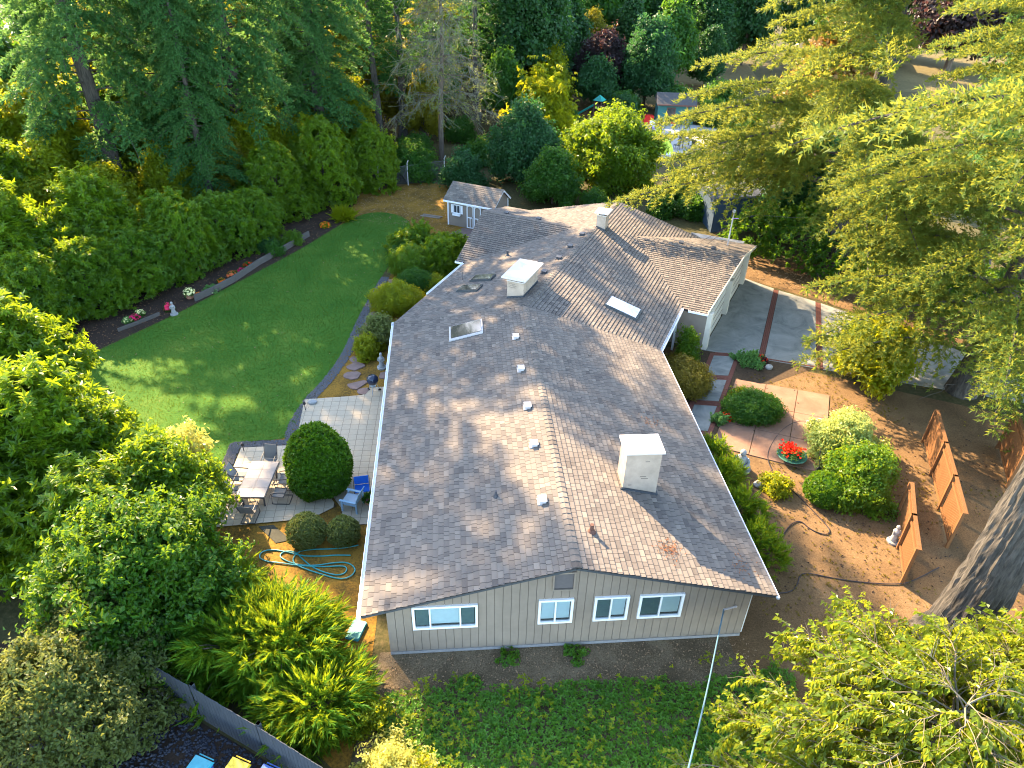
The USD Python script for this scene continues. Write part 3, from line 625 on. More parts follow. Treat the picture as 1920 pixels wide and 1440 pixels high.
c3 = chimney(c3c, 3.9, 5.15, [UT(-.12, 11.7), UT(.78, 11.7), UT(.78, 12.75), UT(-.12, 12.75)], 5.34, .07, 'small far chimney with a flat white lid', .2, 'brick_inner')
b = MB()
for s in ((c3c[0], c3c[1]), (c3c[1], c3c[2])): b.bar((*s[0], zW(s[0])+.06), (*s[1], zW(s[1])+.06), .07, .12)
obj('flashing', b.get(), 'flashing', c3)
# garage doors and pilasters on the front wall of the garage
for a, e in ((.08, .42), (.53, .87)):
    p, q = gA+gd*gL*a, gA+gd*gL*e
    o = obj('garage_door', MB().bar((*(p+gn*.02), 1.1), (*(q+gn*.02), 1.1), .06, 2.2).get(), 'garage_door', house)
    for k in range(3): obj('rail', MB().bar((*(p+gn*.055), .55+.55*k), (*(q+gn*.055), .55+.55*k), .02, .05).get(), 'siding', o)
for a in (.02, .475, .93):
    p = gA+gd*gL*a; obj('pilaster', MB().box((*(p+gn*.14), 1.2), (.42, .30, 2.4), math.atan2(gd[1], gd[0])).get(), 'cream', house)
p0, p1 = gA+gd*gL*.94, gA+gd*gL*1.0
obj('wall', MB().bar((*(p0+gn*.03), 1.2), (*(p1+gn*.03), 1.2), .05, 2.3).get(), 'red_wall', house, label='rust red end wall beyond the garage doors')
obj('fascia', MB().bar((*UT(8.47, gt0), 2.42), (*UT(9.37, gtr), gz-.04), .05, .16).get(), 'cream', house)
obj('fascia', MB().bar((*UT(9.37, gtr), gz-.04), (*UT(9.7, 17.2), zG(UT(9.7, 17.2))-.05), .05, .16).get(), 'cream', house)
obj('door_surround', MB().box((*(UT(6.9, 6.2)), 1.2), (.12, .12, 2.3), -A2).get(), 'trim_white', house)
fr = thing('carport', 'low flat blue grey roof behind the garage on rust red walls', 'carport')
FR = [tuple(at(*q, 2.5)[:2]) for q in [(1296, 436), (1396, 453), (1380, 473)]]; FR = [FR[0], FR[1], FR[2], tuple(UT(6.5, 17.2))]
obj('roof', MB().prism(Polygon(FR), 2.42, 2.52).get(), 'flat_roof', fr)
obj('wall', MB().prism(Polygon(FR).buffer(-.3), 0, 2.41).get(), 'red_wall', fr)
# electric service mast on the garage
mb_ = on_plane(1364, 468, (*UT(0, gtr), gz), (*(D2*gm), 1)) if False else np.array([*UT(8.0, 15.5), 0]); mb_[2] = zG(mb_[:2])-.05
mst = thing('service_mast', 'thin galvanised service mast with weatherhead rising behind the garage ridge', 'mast')
mt_ = mb_+[0, 0, 2.35]
obj('pole', MB().tube([mb_, mt_], .045, 10).get(), 'vent_metal', mst)
obj('weatherhead', blob(mt_+[0, 0, .05], (.11, .11, .12), 2, .05), 'vent_metal', mst)
obj('insulator', MB().tube([mt_-[0, 0, .45], mt_+[.35, -.1, -.4]], .025).get(), 'plastic_violet', mst)
for u in ((-2.2, -.6), (-1.5, -.9)): obj('guy_wire', MB().tube([mt_-[0, 0, .9], (*(mb_[:2]+N2*u[0]*.8+D2*u[1]), zG(mb_[:2]+N2*u[0]*.8+D2*u[1]))], .012, 4).get(), 'rust', mst)
wp = [mt_-[0, 0, .4]+[.35, -.1, 0]]+[mt_+np.array([x, -.25*x, 1.6*(x/14)**2-.25*x*(1-x/14)*.25]) for x in (1.5, 3, 6, 10, 16)]
obj('overhead_wire', MB().tube(wp, .011, 5).get(), 'vent_dark', None, 'thin overhead wire running right from the mast on the garage', 'wire')
# cable at the front gable
fc = thing('service_cable', 'thick grey blue overhead cable slanting down to the front gable wall', 'cable')
a = at_y(1357, 1143, YW-.3); wv = at_y(1381, 1137, YW)
obj('bracket', MB().tube([wv, a], .035, 8).get(), 'vent_metal', fc)
e0, e1 = at(1325, 1300, 3.6), at(1288, 1452, 5.6); e2 = e1+(e1-e0)*1.2
obj('line', MB().tube(smooth_line([a, a*.5+e0*.5-[0, 0, .1], e0, e1, e2], 3), .024, 8).get(), 'cable_blue', fc)

# ------------------------------------------------------------------ foliage generators
def unit(v): return v/(np.linalg.norm(v, axis=-1, keepdims=True)+1e-12)
def leaf_v(L, W, droop=.15, fold=.12):
    return np.array([[0, 0, 0], [L*.45, W/2, fold*W+.02*L], [L, 0, -droop*L], [L*.45, -W/2, fold*W+.02*L]])
LF = np.array([[0, 1, 2], [0, 2, 3]])
def rot_zy(az, el):
    """x axis turned up by el, then round z by az."""
    c, s, ce, se = math.cos(az), math.sin(az), math.cos(el), math.sin(el)
    return np.array([[c*ce, -s, -c*se], [s*ce, c, -s*se], [se, 0, ce]])
def rosette(k, L, W, e0, e1, rg, spread=.15):
    v, f = [], []
    for i in range(k):
        az = i*2.399+rg.uniform(-.4, .4); el = rg.uniform(e0, e1)
        v.append(leaf_v(L*rg.uniform(.75, 1.1), W*rg.uniform(.85, 1.15), rg.uniform(0, .3))@rot_zy(az, el).T+[0, 0, spread*i/k]); f.append(LF+4*i)
    return np.vstack(v), np.vstack(f)
def loose(k, L, W, rg, rad=.5):
    v, f = [], []
    for i in range(k):
        az, el = rg.uniform(0, 6.28), rg.uniform(-.9, .9); p = rg.normal(0, rad, 3)
        v.append(leaf_v(L*rg.uniform(.7, 1.1), W*rg.uniform(.85, 1.2), rg.uniform(0, .4))@rot_zy(az, el).T+p); f.append(LF+4*i)
    return np.vstack(v), np.vstack(f)
def brush(k, rg, w=.09, out=.42):
    """A needle shoot along +z, one unit long: needles fan out and forward."""
    v, f = [], []
    for i in range(k):
        t = i/k*.85; az = i*2.399+rg.uniform(-.3, .3); c, s = math.cos(az), math.sin(az); o = out*rg.uniform(.7, 1.1)*(1-.35*t)
        v += [[-s*w, c*w, t], [s*w, -c*w, t], [c*o, s*o, t+.33*rg.uniform(.7, 1.2)]]; f.append([3*i, 3*i+1, 3*i+2])
    return np.array(v), np.array(f)
def plume(k, rg, w=.035):
    v, f = [], []
    for i in range(k):
        t = i/k; az = rg.uniform(0, 6.28); o = .34*(1-t)+.05; c, s = math.cos(az), math.sin(az); L = rg.uniform(.3, .5)
        v += [[-s*w, c*w, t*.8], [s*w, -c*w, t*.8], [c*o, s*o, t*.8+L]]; f.append([3*i, 3*i+1, 3*i+2])
    return np.array(v), np.array(f)
def frond(k, L, W, rg):
    """A hanging twig along +x with paired leaves below it."""
    v, f = [], []
    for i in range(k):
        t = i/k; sd = 1 if i % 2 else -1
        v.append(leaf_v(L*rg.uniform(.8, 1.1), W, .5)@rot_zy(sd*rg.uniform(.5, 1.1), rg.uniform(-1.0, -.2)).T+[t, 0, -.18*t*t]); f.append(LF+4*i)
    return np.vstack(v), np.vstack(f)
def scatter(protos, P, D, S, rg, X=None):
    """Copies of random protos at P with z along D (x along X where given), scaled by S, merged."""
    P, D = np.asarray(P, float), unit(np.asarray(D, float)); S = np.broadcast_to(S, (len(P),))
    if X is None: X = rg.normal(size=P.shape)
    x = unit(X-(X*D).sum(1, keepdims=True)*D); y = np.cross(D, x); R = np.stack([x, y, D], 2)
    pick = rg.integers(0, len(protos), len(P)); V, F, n = [], [], 0
    for k, (v, f) in enumerate(protos):
        m = np.nonzero(pick == k)[0]
        if not len(m): continue
        w = np.einsum('nij,kj->nki', R[m], v)*S[m][:, None, None]+P[m][:, None]
        V.append(w.reshape(-1, 3)); F.append((f[None]+(np.arange(len(m))*len(v))[:, None, None]).reshape(-1, 3)+n); n += len(m)*len(v)
    return np.vstack(V), np.vstack(F)
def lobes_of(R, H, z0, n, rg, flat=.8, top=.0, core=True, loose_=1.0):
    """Overlapping ellipsoid lobes of uneven size filling a crown of radius R from z0 to H."""
    L = []
    for i in range(n):
        az = i*2.399+rg.uniform(-.6, .6); h = (i+.5)/n; zz = z0+(H-z0)*(.10+.74*h+rg.uniform(-.05, .05)*loose_)
        prof = math.sin(math.pi*min(.97, .30+.62*h))**.7*(1-top*h); rr = R*rg.uniform(.22, .46)*(.75+.35*prof)
        d = max(0, R*prof-rr*.9)*(1+rg.uniform(-.25, .22)*loose_)
        L.append([d*math.cos(az), d*math.sin(az), zz, rr, rr, rr*flat*rg.uniform(.8, 1.25)])
    if core: L.append([0, 0, z0+(H-z0)*.45, R*.5, R*.5, (H-z0)*.36])
    return np.array(L)
def crown_pts(L, n, rg, inner=.62, upb=.25, under=-.6):
    a = L[:, 3]*L[:, 5]; pick = rg.choice(len(L), n, p=a/a.sum()); u = unit(rg.normal(size=(n, 3))+[0, 0, upb]); q = L[pick]
    fac = inner+(1-inner)*rg.uniform(0, 1, n)**.5; fac *= .88+.26*meshkit.fbm(u*2.2+pick[:, None]*7.3, 2, 5)
    p = q[:, :3]+u*q[:, 3:]*fac[:, None]
    d = (p[:, None]-L[None, :, :3])/L[None, :, 3:]; dd = (d**2).sum(-1); dd[np.arange(n), pick] = 9
    keep = (dd.min(1) > .55) & (u[:, 2] > under) & (p[:, 2] > .02)
    return p[keep], unit(u+[0, 0, .45]+rg.normal(0, .3, (n, 3)))[keep]
def limbs(L, rg, r, zf=.25, sides=5):
    b = MB(); b.tube(*wob([0, 0, -.1], [0, 0, L[:, 2].max()*.8], r, r*.3, rg), 8)
    for l in L:
        z = max(.1, l[2]*rg.uniform(.35, .7)); b.tube(*wob([0, 0, z], l[:3]+[0, 0, l[5]*.3], r*.4, r*.1, rg), sides, False)
    return b.get()
def wob(a, b, r0, r1, rg, n=6, am=.05):
    a, b = np.array(a, float), np.array(b, float); t = np.linspace(0, 1, n)[:, None]; L = np.linalg.norm(b-a)
    p = a+(b-a)*t+rg.normal(0, am*L, (n, 3))*t*(1-t); return p, r0+(r1-r0)*t[:, 0]
def broad(name, label, lobes, n, protos, size, leaf, bark, rg, loc=(0, 0, 0), rz=0., s=1., trunk=.15, group=None, inner=.62, cat='tree', crown='crown', under=-.6, upb=.25, jit=.3, shoots=0, shoot_l=.7):
    t = thing(name, label, cat, loc, rz, s, group)
    P, D = crown_pts(lobes, n, rg, inner, upb, under)
    if not shoots: shoots, shoot_l = int(n*.035), size*2.4
    if shoots:
        k = rg.choice(len(P), shoots); m = 5; d = unit(D[k]+[0, 0, .35]+rg.normal(0, .35, (shoots, 3))); ln = shoot_l*rg.uniform(.4, 1.2, shoots); w = np.linspace(.2, 1, m)
        P = np.vstack([P, (P[k][:, None]+d[:, None]*(ln[:, None]*w)[..., None]).reshape(-1, 3)]); D = np.vstack([D, np.repeat(d, m, 0)+rg.normal(0, .3, (shoots*m, 3))])
    obj(crown, scatter(protos, P, D, size*rg.uniform(1-jit, 1+jit, len(P)), rg), leaf, t)
    if trunk: obj('trunk' if cat == 'tree' else 'stem', limbs(lobes, rg, trunk), bark, t)
    return t
def fir(name, label, H, R, z0, nb, protos, leaf, bark, rg, loc=(0, 0, 0), rz=0., s=1., tr=.5, droop=.5, step=.3, ss=.42, prof=None, group=None, dead=6, twig=.36, azf=None, rise=.22):
    t = thing(name, label, 'tree', loc, rz, s, group)
    b = MB(); zz = np.r_[np.linspace(-.2, 12, 50), np.linspace(13, H, 12)] if tr > .9 else np.linspace(-.2, H, 14); rr = tr*np.clip(1-zz/H, 0.02, 1)**.8*(1+.5*np.exp(-np.maximum(zz, 0)/.6))
    ax = np.column_stack([.12*np.sin(zz*.3), .12*np.cos(zz*.23), zz]); ax[:, :2] -= ax[0, :2]
    tv, tf = tube(ax, rr, 72 if tr > .9 else 12)
    if tr > .9: th_ = np.arctan2(tv[:, 1], tv[:, 0]); q_ = np.column_stack([np.cos(th_)*4.5, np.sin(th_)*4.5, tv[:, 2]*.30]); rd = np.abs(meshkit.fbm(q_*2.2, 3, 3)-.5)*2; cn = np.column_stack([np.cos(th_), np.sin(th_), 0*th_]); tv = tv+cn*((rd-.35)*.17+(meshkit.fbm(q_*.5, 2, 8)-.5)*.25)[:, None]
    b.add(tv, tf); obj('trunk', b.get(), bark, t)
    lb = MB(); P, D, S = [], [], []
    for i in range(nb):
        h = ((i+rg.uniform(0, 1))/nb); z = z0+(H-z0)*h**.9; az = i*2.399+rg.uniform(-.5, .5)
        if azf is not None and rg.uniform() > azf(az, z): continue
        L = (prof(h) if prof else (1-h)**.75*.97+.03)*R*rg.uniform(.7, 1.1)
        if L < .3: L = .3
        n = max(3, int(L/.45)); tt = np.linspace(0, 1, n)
        out = np.array([math.cos(az), math.sin(az), 0]); side = np.array([-out[1], out[0], 0]); bend = rg.uniform(-.18, .18)
        r0 = np.interp(z, zz, rr)*.8
        p = np.array([*ax[np.searchsorted(zz, z)-1][:2], z])+out*(r0+L*tt)[:, None]+side*(bend*L*tt**2)[:, None]+np.array([0, 0, 1])*(L*(rise*tt-droop*tt**2))[:, None]
        lb.tube(p, (.010+.008*L)*(1-.85*tt)+.005, 4, False)
        for q in np.arange(.22, 1, .30*ss/L): P.append([np.interp(q, tt, p[:, k]) for k in range(3)]); D.append(out*.6+side*rg.uniform(-1, 1)+[0, 0, rg.uniform(.1, .9)]); S.append(ss*rg.uniform(.6, 1.))
        st = max(2, int(L*.85/step))
        for j in range(st):
            q = .16+.84*(j+rg.uniform(0, 1))/st; c = np.array([np.interp(q, tt, p[:, k]) for k in range(3)])
            fwd = unit(np.array([np.interp(min(1, q+.08), tt, p[:, k]) for k in range(3)])-np.array([np.interp(max(0, q-.08), tt, p[:, k]) for k in range(3)]))
            tl = (L*twig*(1-q)**.8+.28)*rg.uniform(.7, 1.15)
            for sd in (-1, 1):
                d = unit(fwd*rg.uniform(.55, .95)+sd*side*rg.uniform(.6, 1.)+[0, 0, rg.uniform(-.32, .12)])
                m = max(1, int(tl/(ss*.55)))
                for k in range(m):
                    w = (k+.5)/m*tl; P.append(c+d*w+[0, 0, -.12*w*w]); D.append(d+[0, 0, -.10*w+.30]+rg.normal(0, .34, 3)); S.append(ss*rg.uniform(.75, 1.2))
                    if k < m-1 or m == 1: 
                        e = unit(fwd+rg.normal(0, .5, 3)); P.append(c+d*w); D.append(e); S.append(ss*rg.uniform(.55, .95))
        P.append(p[-1]-out*.1); D.append(p[-1]-p[-2]); S.append(ss*1.1)
    for i in range(dead):
        z = z0*rg.uniform(.35, 1.); az = rg.uniform(0, 6.28); L = R*rg.uniform(.2, .5); o = np.array([math.cos(az), math.sin(az), 0])
        lb.tube(*wob([0, 0, z]+o*tr*.5, [0, 0, z-L*.15]+o*L, .03, .008, rg, 6, .15), 4, False)
    obj('limbs', lb.get(), bark, t, kind='stuff')
    obj('crown', scatter(protos, P, D, np.array(S), rg), leaf, t)
    return t
rg = np.random.default_rng(5)
BR_HERO = [brush(8, rg, .082, .44) for _ in range(4)]
BR = [brush(7, rg, .12, .45) for _ in range(4)]
LAU = [rosette(7, 1., .40, .15, .9, rg) for _ in range(4)]
LSM = [loose(7, .8, .42, rg, .55) for _ in range(5)]
LBIG = [loose(6, 1., .62, rg, .6) for _ in range(5)]
PL = [plume(13, rg, .045) for _ in range(4)]
TIP = [rosette(5, 1., .5, .3, 1.2, rg) for _ in range(4)]
FRD = [frond(9, .36, .20, rg) for _ in range(4)]
GRASSY = [rosette(9, 1., .10, .7, 1.35, rg, 0) for _ in range(3)]

# grass on the lawn
LG = LAWN.buffer(.10); x0, ya, x1, yb = LG.bounds; Pq = rg.uniform([x0, ya], [x1, yb], (150000, 2)); Pq = Pq[shapely.contains_xy(LG, Pq[:, 0], Pq[:, 1])][:52000]
blade = [(np.array([[-.22, 0, 0], [.22, 0, 0], [o, .25, 1.]]), np.array([[0, 1, 2]])) for o in (-.3, .1, .4)]
obj('grass', scatter(blade, np.column_stack([Pq, np.full(len(Pq), .012)]), rg.normal(0, .35, (len(Pq), 3))+[0, 0, 1], .075*rg.uniform(.5, 1.3, len(Pq)), rg), 'grass_blade', kind='stuff', label='short mown green grass of the long back lawn', cat='grass')

# ------------------------------------------------------------------ the big conifers on the right
rg = np.random.default_rng(21)
fir('douglas_fir', 'giant fir with massive grey furrowed trunk beside the cedar fence', 38, 8.6, 17.5, 44, BR_HERO, 'fir_gold', 'fir_bark', rg, (17.45, 15.05, 0), 0, 1, .92, .42, .36, .46, lambda h: (1-h)**.6*.95+.05, dead=0, azf=lambda az, z: 1. if abs((az-1.35+math.pi) % (2*math.pi)-math.pi) < 1.7 else 0.)
fir('douglas_fir', 'broad golden lit fir whose long limbs reach left over the roof and driveway', 31, 15.5, 5.2, 126, BR_HERO, 'fir_gold', 'fir_bark', rg, (26.5, 45.5, 0), 0, 1, .7, .30, .34, .52, lambda h: (1-h)**.8*.95+.05, dead=3, azf=lambda az, z: (1. if math.cos(az-3.5) > -.3 else .3)*(1. if z < 11.2 or z > 17.5 or math.cos(az-3.6) > .8 else .12), twig=.30)
fir('douglas_fir', 'golden green fir with drooping limbs between the driveway and the cedar fence', 30, 11.0, 1.8, 122, BR_HERO, 'fir_gold', 'fir_bark', rg, (27.5, 30.5, 0), 0, 1, .6, .36, .32, .45, lambda h: (1-h)**.7*.95+.05, dead=2, azf=lambda az, z: 1. if math.cos(az-3.4) > -.2 else .12)
FA = fir('fir_tree', 'tall dark green fir with bare lower trunk rising from the left hedge', 38, 7.0, 6.0, 150, BR, 'fir_blue', 'fir_bark', rg, (-26.2, 58.2, 0), 0, 1, .62, .60, .38, .60, lambda h: (1-h)**.55*.9+.08, dead=18)
FB = fir('slender_fir', 'slender sparse fir with thin trunk behind the shed', 30, 3.6, 8.0, 80, BR, 'fir_green', 'fir_bark', rg, (-7.2, 75.5, 0), 0, (1, 1, .72), .42, .5, .48, .60, lambda h: (1-h)**.45*.8+.2, dead=26)
for (x, y, rz, s, lb) in [(-17.3, 62.5, 1.2, 1.02, 'second tall fir from the left, its grey trunk bare at the top edge'), (-34, 46, 2.5, .62, 'dark fir at the left edge of the photo above the laurels'),
        (-11.5, 68.5, 4.1, .82, 'drooping blue green fir between the tall trunks and bright hedge'), (-18.8, 56.5, .7, .50, 'short drooping blue green fir leaning over the flower bed'), (-24, 88, 5.3, .9, 'far fir behind the second tall trunk'),
        
        (-22.3, 62.5, 2.9, .80, 'dark fir added to shade the roof, between the two tallest trunks on the left'),  # extra fir, added to throw dappled shade on the near left roof slope
        (38.5, 46, 2.0, .8, 'dark fir at the right edge behind the golden fir'), (36, 33, 3.0, .8, 'fir at the right edge beyond the cedar fence')]:
    dup(FA, (x, y, 0), rz, s, lb)
for (x, y, rz, s, lb) in [(-5.0, 79, 1.0, (1.05, 1.05, 0.79), 'slender fir just right of its twin behind the yellow trees'), (-11, 84, 2.0, 1.0, 'slender fir among yellow leaves left of the twin trunks'), (15.5, 112, 3.0, 1.15, 'pale trunked slender fir at the top centre'), (3.2, 88, 4.2, (.95, .95, 0.71), 'slender fir beside the dark round tree'),
        (-14.5, 72.5, 5.2, (1.1, 1.1, 0.83), 'slender fir behind the tall bright clipped hedge')]:
    dup(FB, (x, y, 0), rz, s, lb)
# grey lichen covered tree
t = thing('bare_tree', 'wispy grey lichen covered tree, nearly leafless, above the shed', 'tree', (-.9, 72.5, 0)); b = MB(); P, D = [], []
b2 = MB(); b.tube(*wob([0, 0, -.2], [.8, 0, 25], .27, .04, rg, 9, .02), 9)
for i in range(110):
    z = 5+19*rg.uniform()**.9; az = rg.uniform(0, 6.28); L = (4.6*(1-(z-5)/24)+.8)*rg.uniform(.6, 1.1); o = np.array([math.cos(az), math.sin(az), 0])
    a0 = np.array([z/25*.8, 0, z]); n = 7; tt = np.linspace(0, 1, n)[:, None]; p = a0+o*L*tt+np.array([0, 0, 1.])*L*(.35*tt-.75*tt**2)+rg.normal(0, .08*L, (n, 3))*tt
    b.tube(p, .035*(1-.8*tt[:, 0])+.008, 4, False)
    for k in range(32):
        q = p[rg.integers(1, n)]; d = unit(o*.6+rg.normal(0, .6, 3)+[0, 0, -.7]); e = q+d*rg.uniform(.6, 2.0)
        b2.tube([q, (q+e)/2+rg.normal(0, .08, 3), e], .012, 3, False); P.append(e); D.append(d)
obj('trunk', b.get(), 'bark', t); obj('twigs', b2.get(), 'grey_twig', t, kind='stuff')
P, D = np.array(P), np.array(D); k = rg.permutation(len(P))[:1300]; obj('crown', scatter(LSM, P[k], D[k], .26, rg), 'sage', t)

# ------------------------------------------------------------------ broadleaf trees
rg = np.random.default_rng(31)
LA = broad('laurel_tree', 'bushy bright laurel tree on the left, its pointed top lit yellow green', lobes_of(3.5, 7.6, .2, 30, rg, 1.0, .4, True, 1.5), 8000, LAU, .36, 'laurel', 'bark', rg, (-16.6, 24.0, 0), 0, (1, 1, .85), .16, inner=.6, shoots=620, shoot_l=1.0)
for (x, y, rz, s, lb) in [(-20.6, 29.8, 1.1, (1.0, 1.0, .84), 'tallest yellow green laurel at the left edge beside the lawn'), (-18.6, 21.0, 2.2, (1.0, 1.0, .78), 'yellow green laurel at the left edge below the tallest one'), (-13.4, 20.4, 3.6, (.85, .85, .6), 'lower laurel between the lawn corner and the board fence'),
        (-27.5, 43.5, .5, (1.1, 1.1, .95), 'sunlit laurel at the left edge above the lawn'), (-23.5, 47.0, 4.4, (.95, .95, .85), 'laurel below the tall fir trunk'), (-31, 52, 5.5, (1.1, 1.1, .9), 'pale sunlit laurel far left among the firs')]:
    dup(LA, (x, y, 0), rz, s, lb, None)
HD = broad('hedge_laurel', 'dense dark green hedge shrub, first from the left above the flower bed', lobes_of(2.6, 4.6, -.6, 24, rg, 1., .1), 7000, LAU, .25, 'hedge', 'bark', rg, (-24.6, 39.8, 0), 0, 1, .1, inner=.7, cat='shrub', crown='foliage', shoots=260, shoot_l=.6)
hp = [(-22.6, 42.3, .95), (-20.7, 44.7, 1.0), (-18.6, 47.6, 1.05), (-16.6, 50.3, .95), (-14.7, 53.0, .9)]
for k, (x, y, s) in enumerate(hp): dup(HD, (x, y, 0), 1.3*k+.4, (s, s, s*[1.0, .9, 1.1, 1., .9][k]), ['second', 'third', 'fourth', 'fifth', 'sixth'][k]+' dense hedge shrub from the left above the flower bed')
HB = broad('clipped_hedge', 'tall bright yellow green clipped hedge at the far end of the lawn', lobes_of(3.0, 7.0, -.6, 30, rg, 1.15, .05), 8500, LAU, .27, 'laurel', 'bark', rg, (-10.6, 60.8, 0), 0, 1, .12, inner=.72, cat='hedge', crown='foliage', shoots=240, shoot_l=.7)
dup(HB, (-14.0, 57.6, 0), 2.0, (.9, .9, .85), 'darker left part of the tall hedge behind the lawn'); dup(HB, (-6.9, 64.0, 0), 4.0, (.8, .8, .8), 'right end of the tall bright hedge by the wire fence')
F1 = broad('forest_tree', 'green leafy forest tree in the background', lobes_of(4.6, 14, 3.0, 20, rg, .9, .25), 5200, LBIG, .55, 'leaf_green', 'bark', rg, (-38, 66, 0), 0, 1, .28, group='green forest trees in the background', inner=.55, shoots=160, shoot_l=1.1)
F2 = broad('golden_tree', 'golden leafed forest tree in the background', lobes_of(4.2, 13, 2.0, 18, rg, .95, .2), 4600, LBIG, .52, 'leaf_gold', 'bark', rg, (-12, 92, 0), 0, 1, .22, group='golden trees in the background', inner=.5, shoots=160, shoot_l=1.1)
F3 = broad('dark_tree', 'dark blue green forest tree in the background', lobes_of(5.0, 17, 2.0, 22, rg, .9, .3), 5600, LBIG, .60, 'leaf_dark', 'bark', rg, (10.5, 97, 0), 0, 1, .3, group='dark forest trees in the background', inner=.6, shoots=160, shoot_l=1.1)
F4 = broad('lime_tree', 'bright lime green leafy tree in the background', lobes_of(3.8, 10, 1.2, 18, rg, .9, .2), 4600, LBIG, .46, 'leaf_lime', 'bark', rg, (-30, 58.5, 0), 0, 1, .18, group='lime green trees in the background', inner=.55, shoots=160, shoot_l=1.1)
G1 = 'green forest trees in the background'
r2 = np.random.default_rng(77)
for (x, y, s) in [(-48, 72, 1), (-15, 79, .8), (-21, 80, .85), (2, 104, 1.1), (-3, 110, 1.2), (22, 118, 1.1), (-42, 92, 1), (-31, 100, 1.1), (56, 108, 1), (31, 132, 1.2), (8, 128, 1.2), (-18, 125, 1.2), (52, 135, 1.2), (70, 142, 1.2), (-60, 96, 1), (92, 150, 1.3), (-8, 97, .9), (-20, 74, .75), (-26, 71, .7), (-30, 78, .9), (-17, 86, .9), (11, 108, 1.1), (30, 104, .75), (26, 120, 1.1), (-29, 64, .6), (-2, 84, .7), (6, 82, .55), (-10, 104, 1), (38, 128, 1.2), (-35, 52, .6), (-40, 50, .8)]:
    dup(F1, (x, y, 0), r2.uniform(0, 6), (s, s, s*r2.uniform(.85, 1.15)))
for (x, y, s) in [(-6, 86, .75), (-10.5, 78.5, .62), (-16, 100, .9), (-3, 93, .85), (-26, 84, .9), (2, 120, 1), (-22, 108, 1), (-13, 71.5, .5), (-17.8, 59, .5), (-24, 70, .9), (-31, 74, 1), (-38, 70, .9), (-10, 81, .8), (-19, 76, .9), (-34, 118, 1), (14, 124, 1.0), (-2.5, 78, .5), (27, 128, 1), (-20, 92, .8), (-1, 88, .6), (6, 116, 1), (-9, 116, 1), (20, 108, .7), (-28, 96, .9)]:
    dup(F2, (x, y, 0), r2.uniform(0, 6), (s, s, s*r2.uniform(.85, 1.15)))
for (x, y, s) in [(4.5, 102, .95), (15, 104, .8), (33, 117, .75), (40, 119, .85), (47, 122, .9), (26, 112, .7), (36, 106, .55), (60, 128, 1), (-52, 110, 1), (78, 130, 1), (-40, 140, 1.2), (100, 160, 1.2), (-10, 138, 1.2), (20, 140, 1.2), (120, 165, 1.3)]:
    dup(F3, (x, y, 0), r2.uniform(0, 6), (s, s, s*r2.uniform(.85, 1.15)))
for (x, y, s) in [(-35, 61, .9), (-40, 57, .9), (-16.5, 62.5, .72), (-22, 66, .8), (-9, 70, .55), (-12, 75, .7), (0, 98, 1), (12, 92, .75), (-25, 62, .7), (-21.5, 56.5, .62), (-28.5, 51, .62), (-15.2, 63.5, .62), (-33, 57, .8), (-20, 64, .85), (-27, 66, 1.0), (-9.5, 72, .7), (-20.5, 59.5, .6), (-16, 66, .6), (-29, 54, .7), (-24.5, 52.5, .6), (-33, 66, .9), (-12.5, 64.5, .72)]:
    dup(F4, (x, y, 0), r2.uniform(0, 6), (s, s, s*r2.uniform(.85, 1.15)))
rg = np.random.default_rng(41)
broad('round_tree', 'dense dark green round headed tree at the top centre', lobes_of(5.2, 20, 4, 24, rg, .9, .2), 6500, LBIG, .55, 'leaf_dark', 'bark', rg, (8.2, 92, 0), 0, 1, .3)
broad('weeping_tree', 'small yellow green weeping maple behind the garden shrubs', lobes_of(3.5, 6.6, .8, 16, rg, .6, .1), 3600, FRD, .9, 'leaf_lime', 'bark', rg, (9.6, 77.5, 0), 0, 1, .14)
broad('garden_bush', 'large mid green bush just behind the shed roof', lobes_of(3.6, 7.2, 0, 20, rg, .95, .3), 6000, LSM, .36, 'leaf_teal', 'bark', rg, (6.6, 65, 0), 0, 1, .12, cat='shrub', crown='foliage')
broad('garden_bush', 'small green bush filling the gap right of the shed', lobes_of(2.4, 4.4, 0, 16, rg, .95, .2), 3600, LSM, .32, 'leaf_green', 'bark', rg, (8.6, 59.8, 0), 0, 1, .1, cat='shrub', crown='foliage')
broad('garden_bush', 'wide yellow green bush behind the far roof end', lobes_of(4.2, 6.6, 0, 22, rg, .9, .1), 7200, LSM, .38, 'laurel', 'bark', rg, (14.6, 64.5, 0), 0, 1, .12, cat='shrub', crown='foliage')
broad('garden_bush', 'green bush under the wire fence posts left of the shed', lobes_of(1.9, 3.0, 0, 14, rg, .9, .1), 2600, LSM, .30, 'leaf_green', 'bark', rg, (-3.4, 66.6, 0), 0, 1, .08, cat='shrub', crown='foliage')
broad('garden_bush', 'low dark green bush directly behind the shed', lobes_of(2.0, 3.2, 0, 14, rg, .9, .1), 2600, LSM, .30, 'leaf_teal', 'bark', rg, (1.2, 63.5, 0), 0, 1, .08, cat='shrub', crown='foliage')
broad('purple_tree', 'dark purple leafed tree left of the teal one', lobes_of(3.6, 8.5, 1, 18, rg, .9, .2), 4200, LSM, .5, 'leaf_purple', 'bark', rg, (19.5, 96, 0), 0, 1, .2)
broad('teal_tree', 'tall blue green tree right of the purple one', lobes_of(3.6, 11, 1, 20, rg, .95, .35), 5200, LSM, .5, 'leaf_teal', 'bark', rg, (24.4, 93.5, 0), 0, 1, .2)
broad('small_green_tree', 'small leaning green tree in front of the purple one', lobes_of(2.6, 6, 1.5, 14, rg, .9, .2), 2600, LSM, .42, 'leaf_teal', 'bark', rg, (17.6, 91.5, 0), 0, 1, .15)
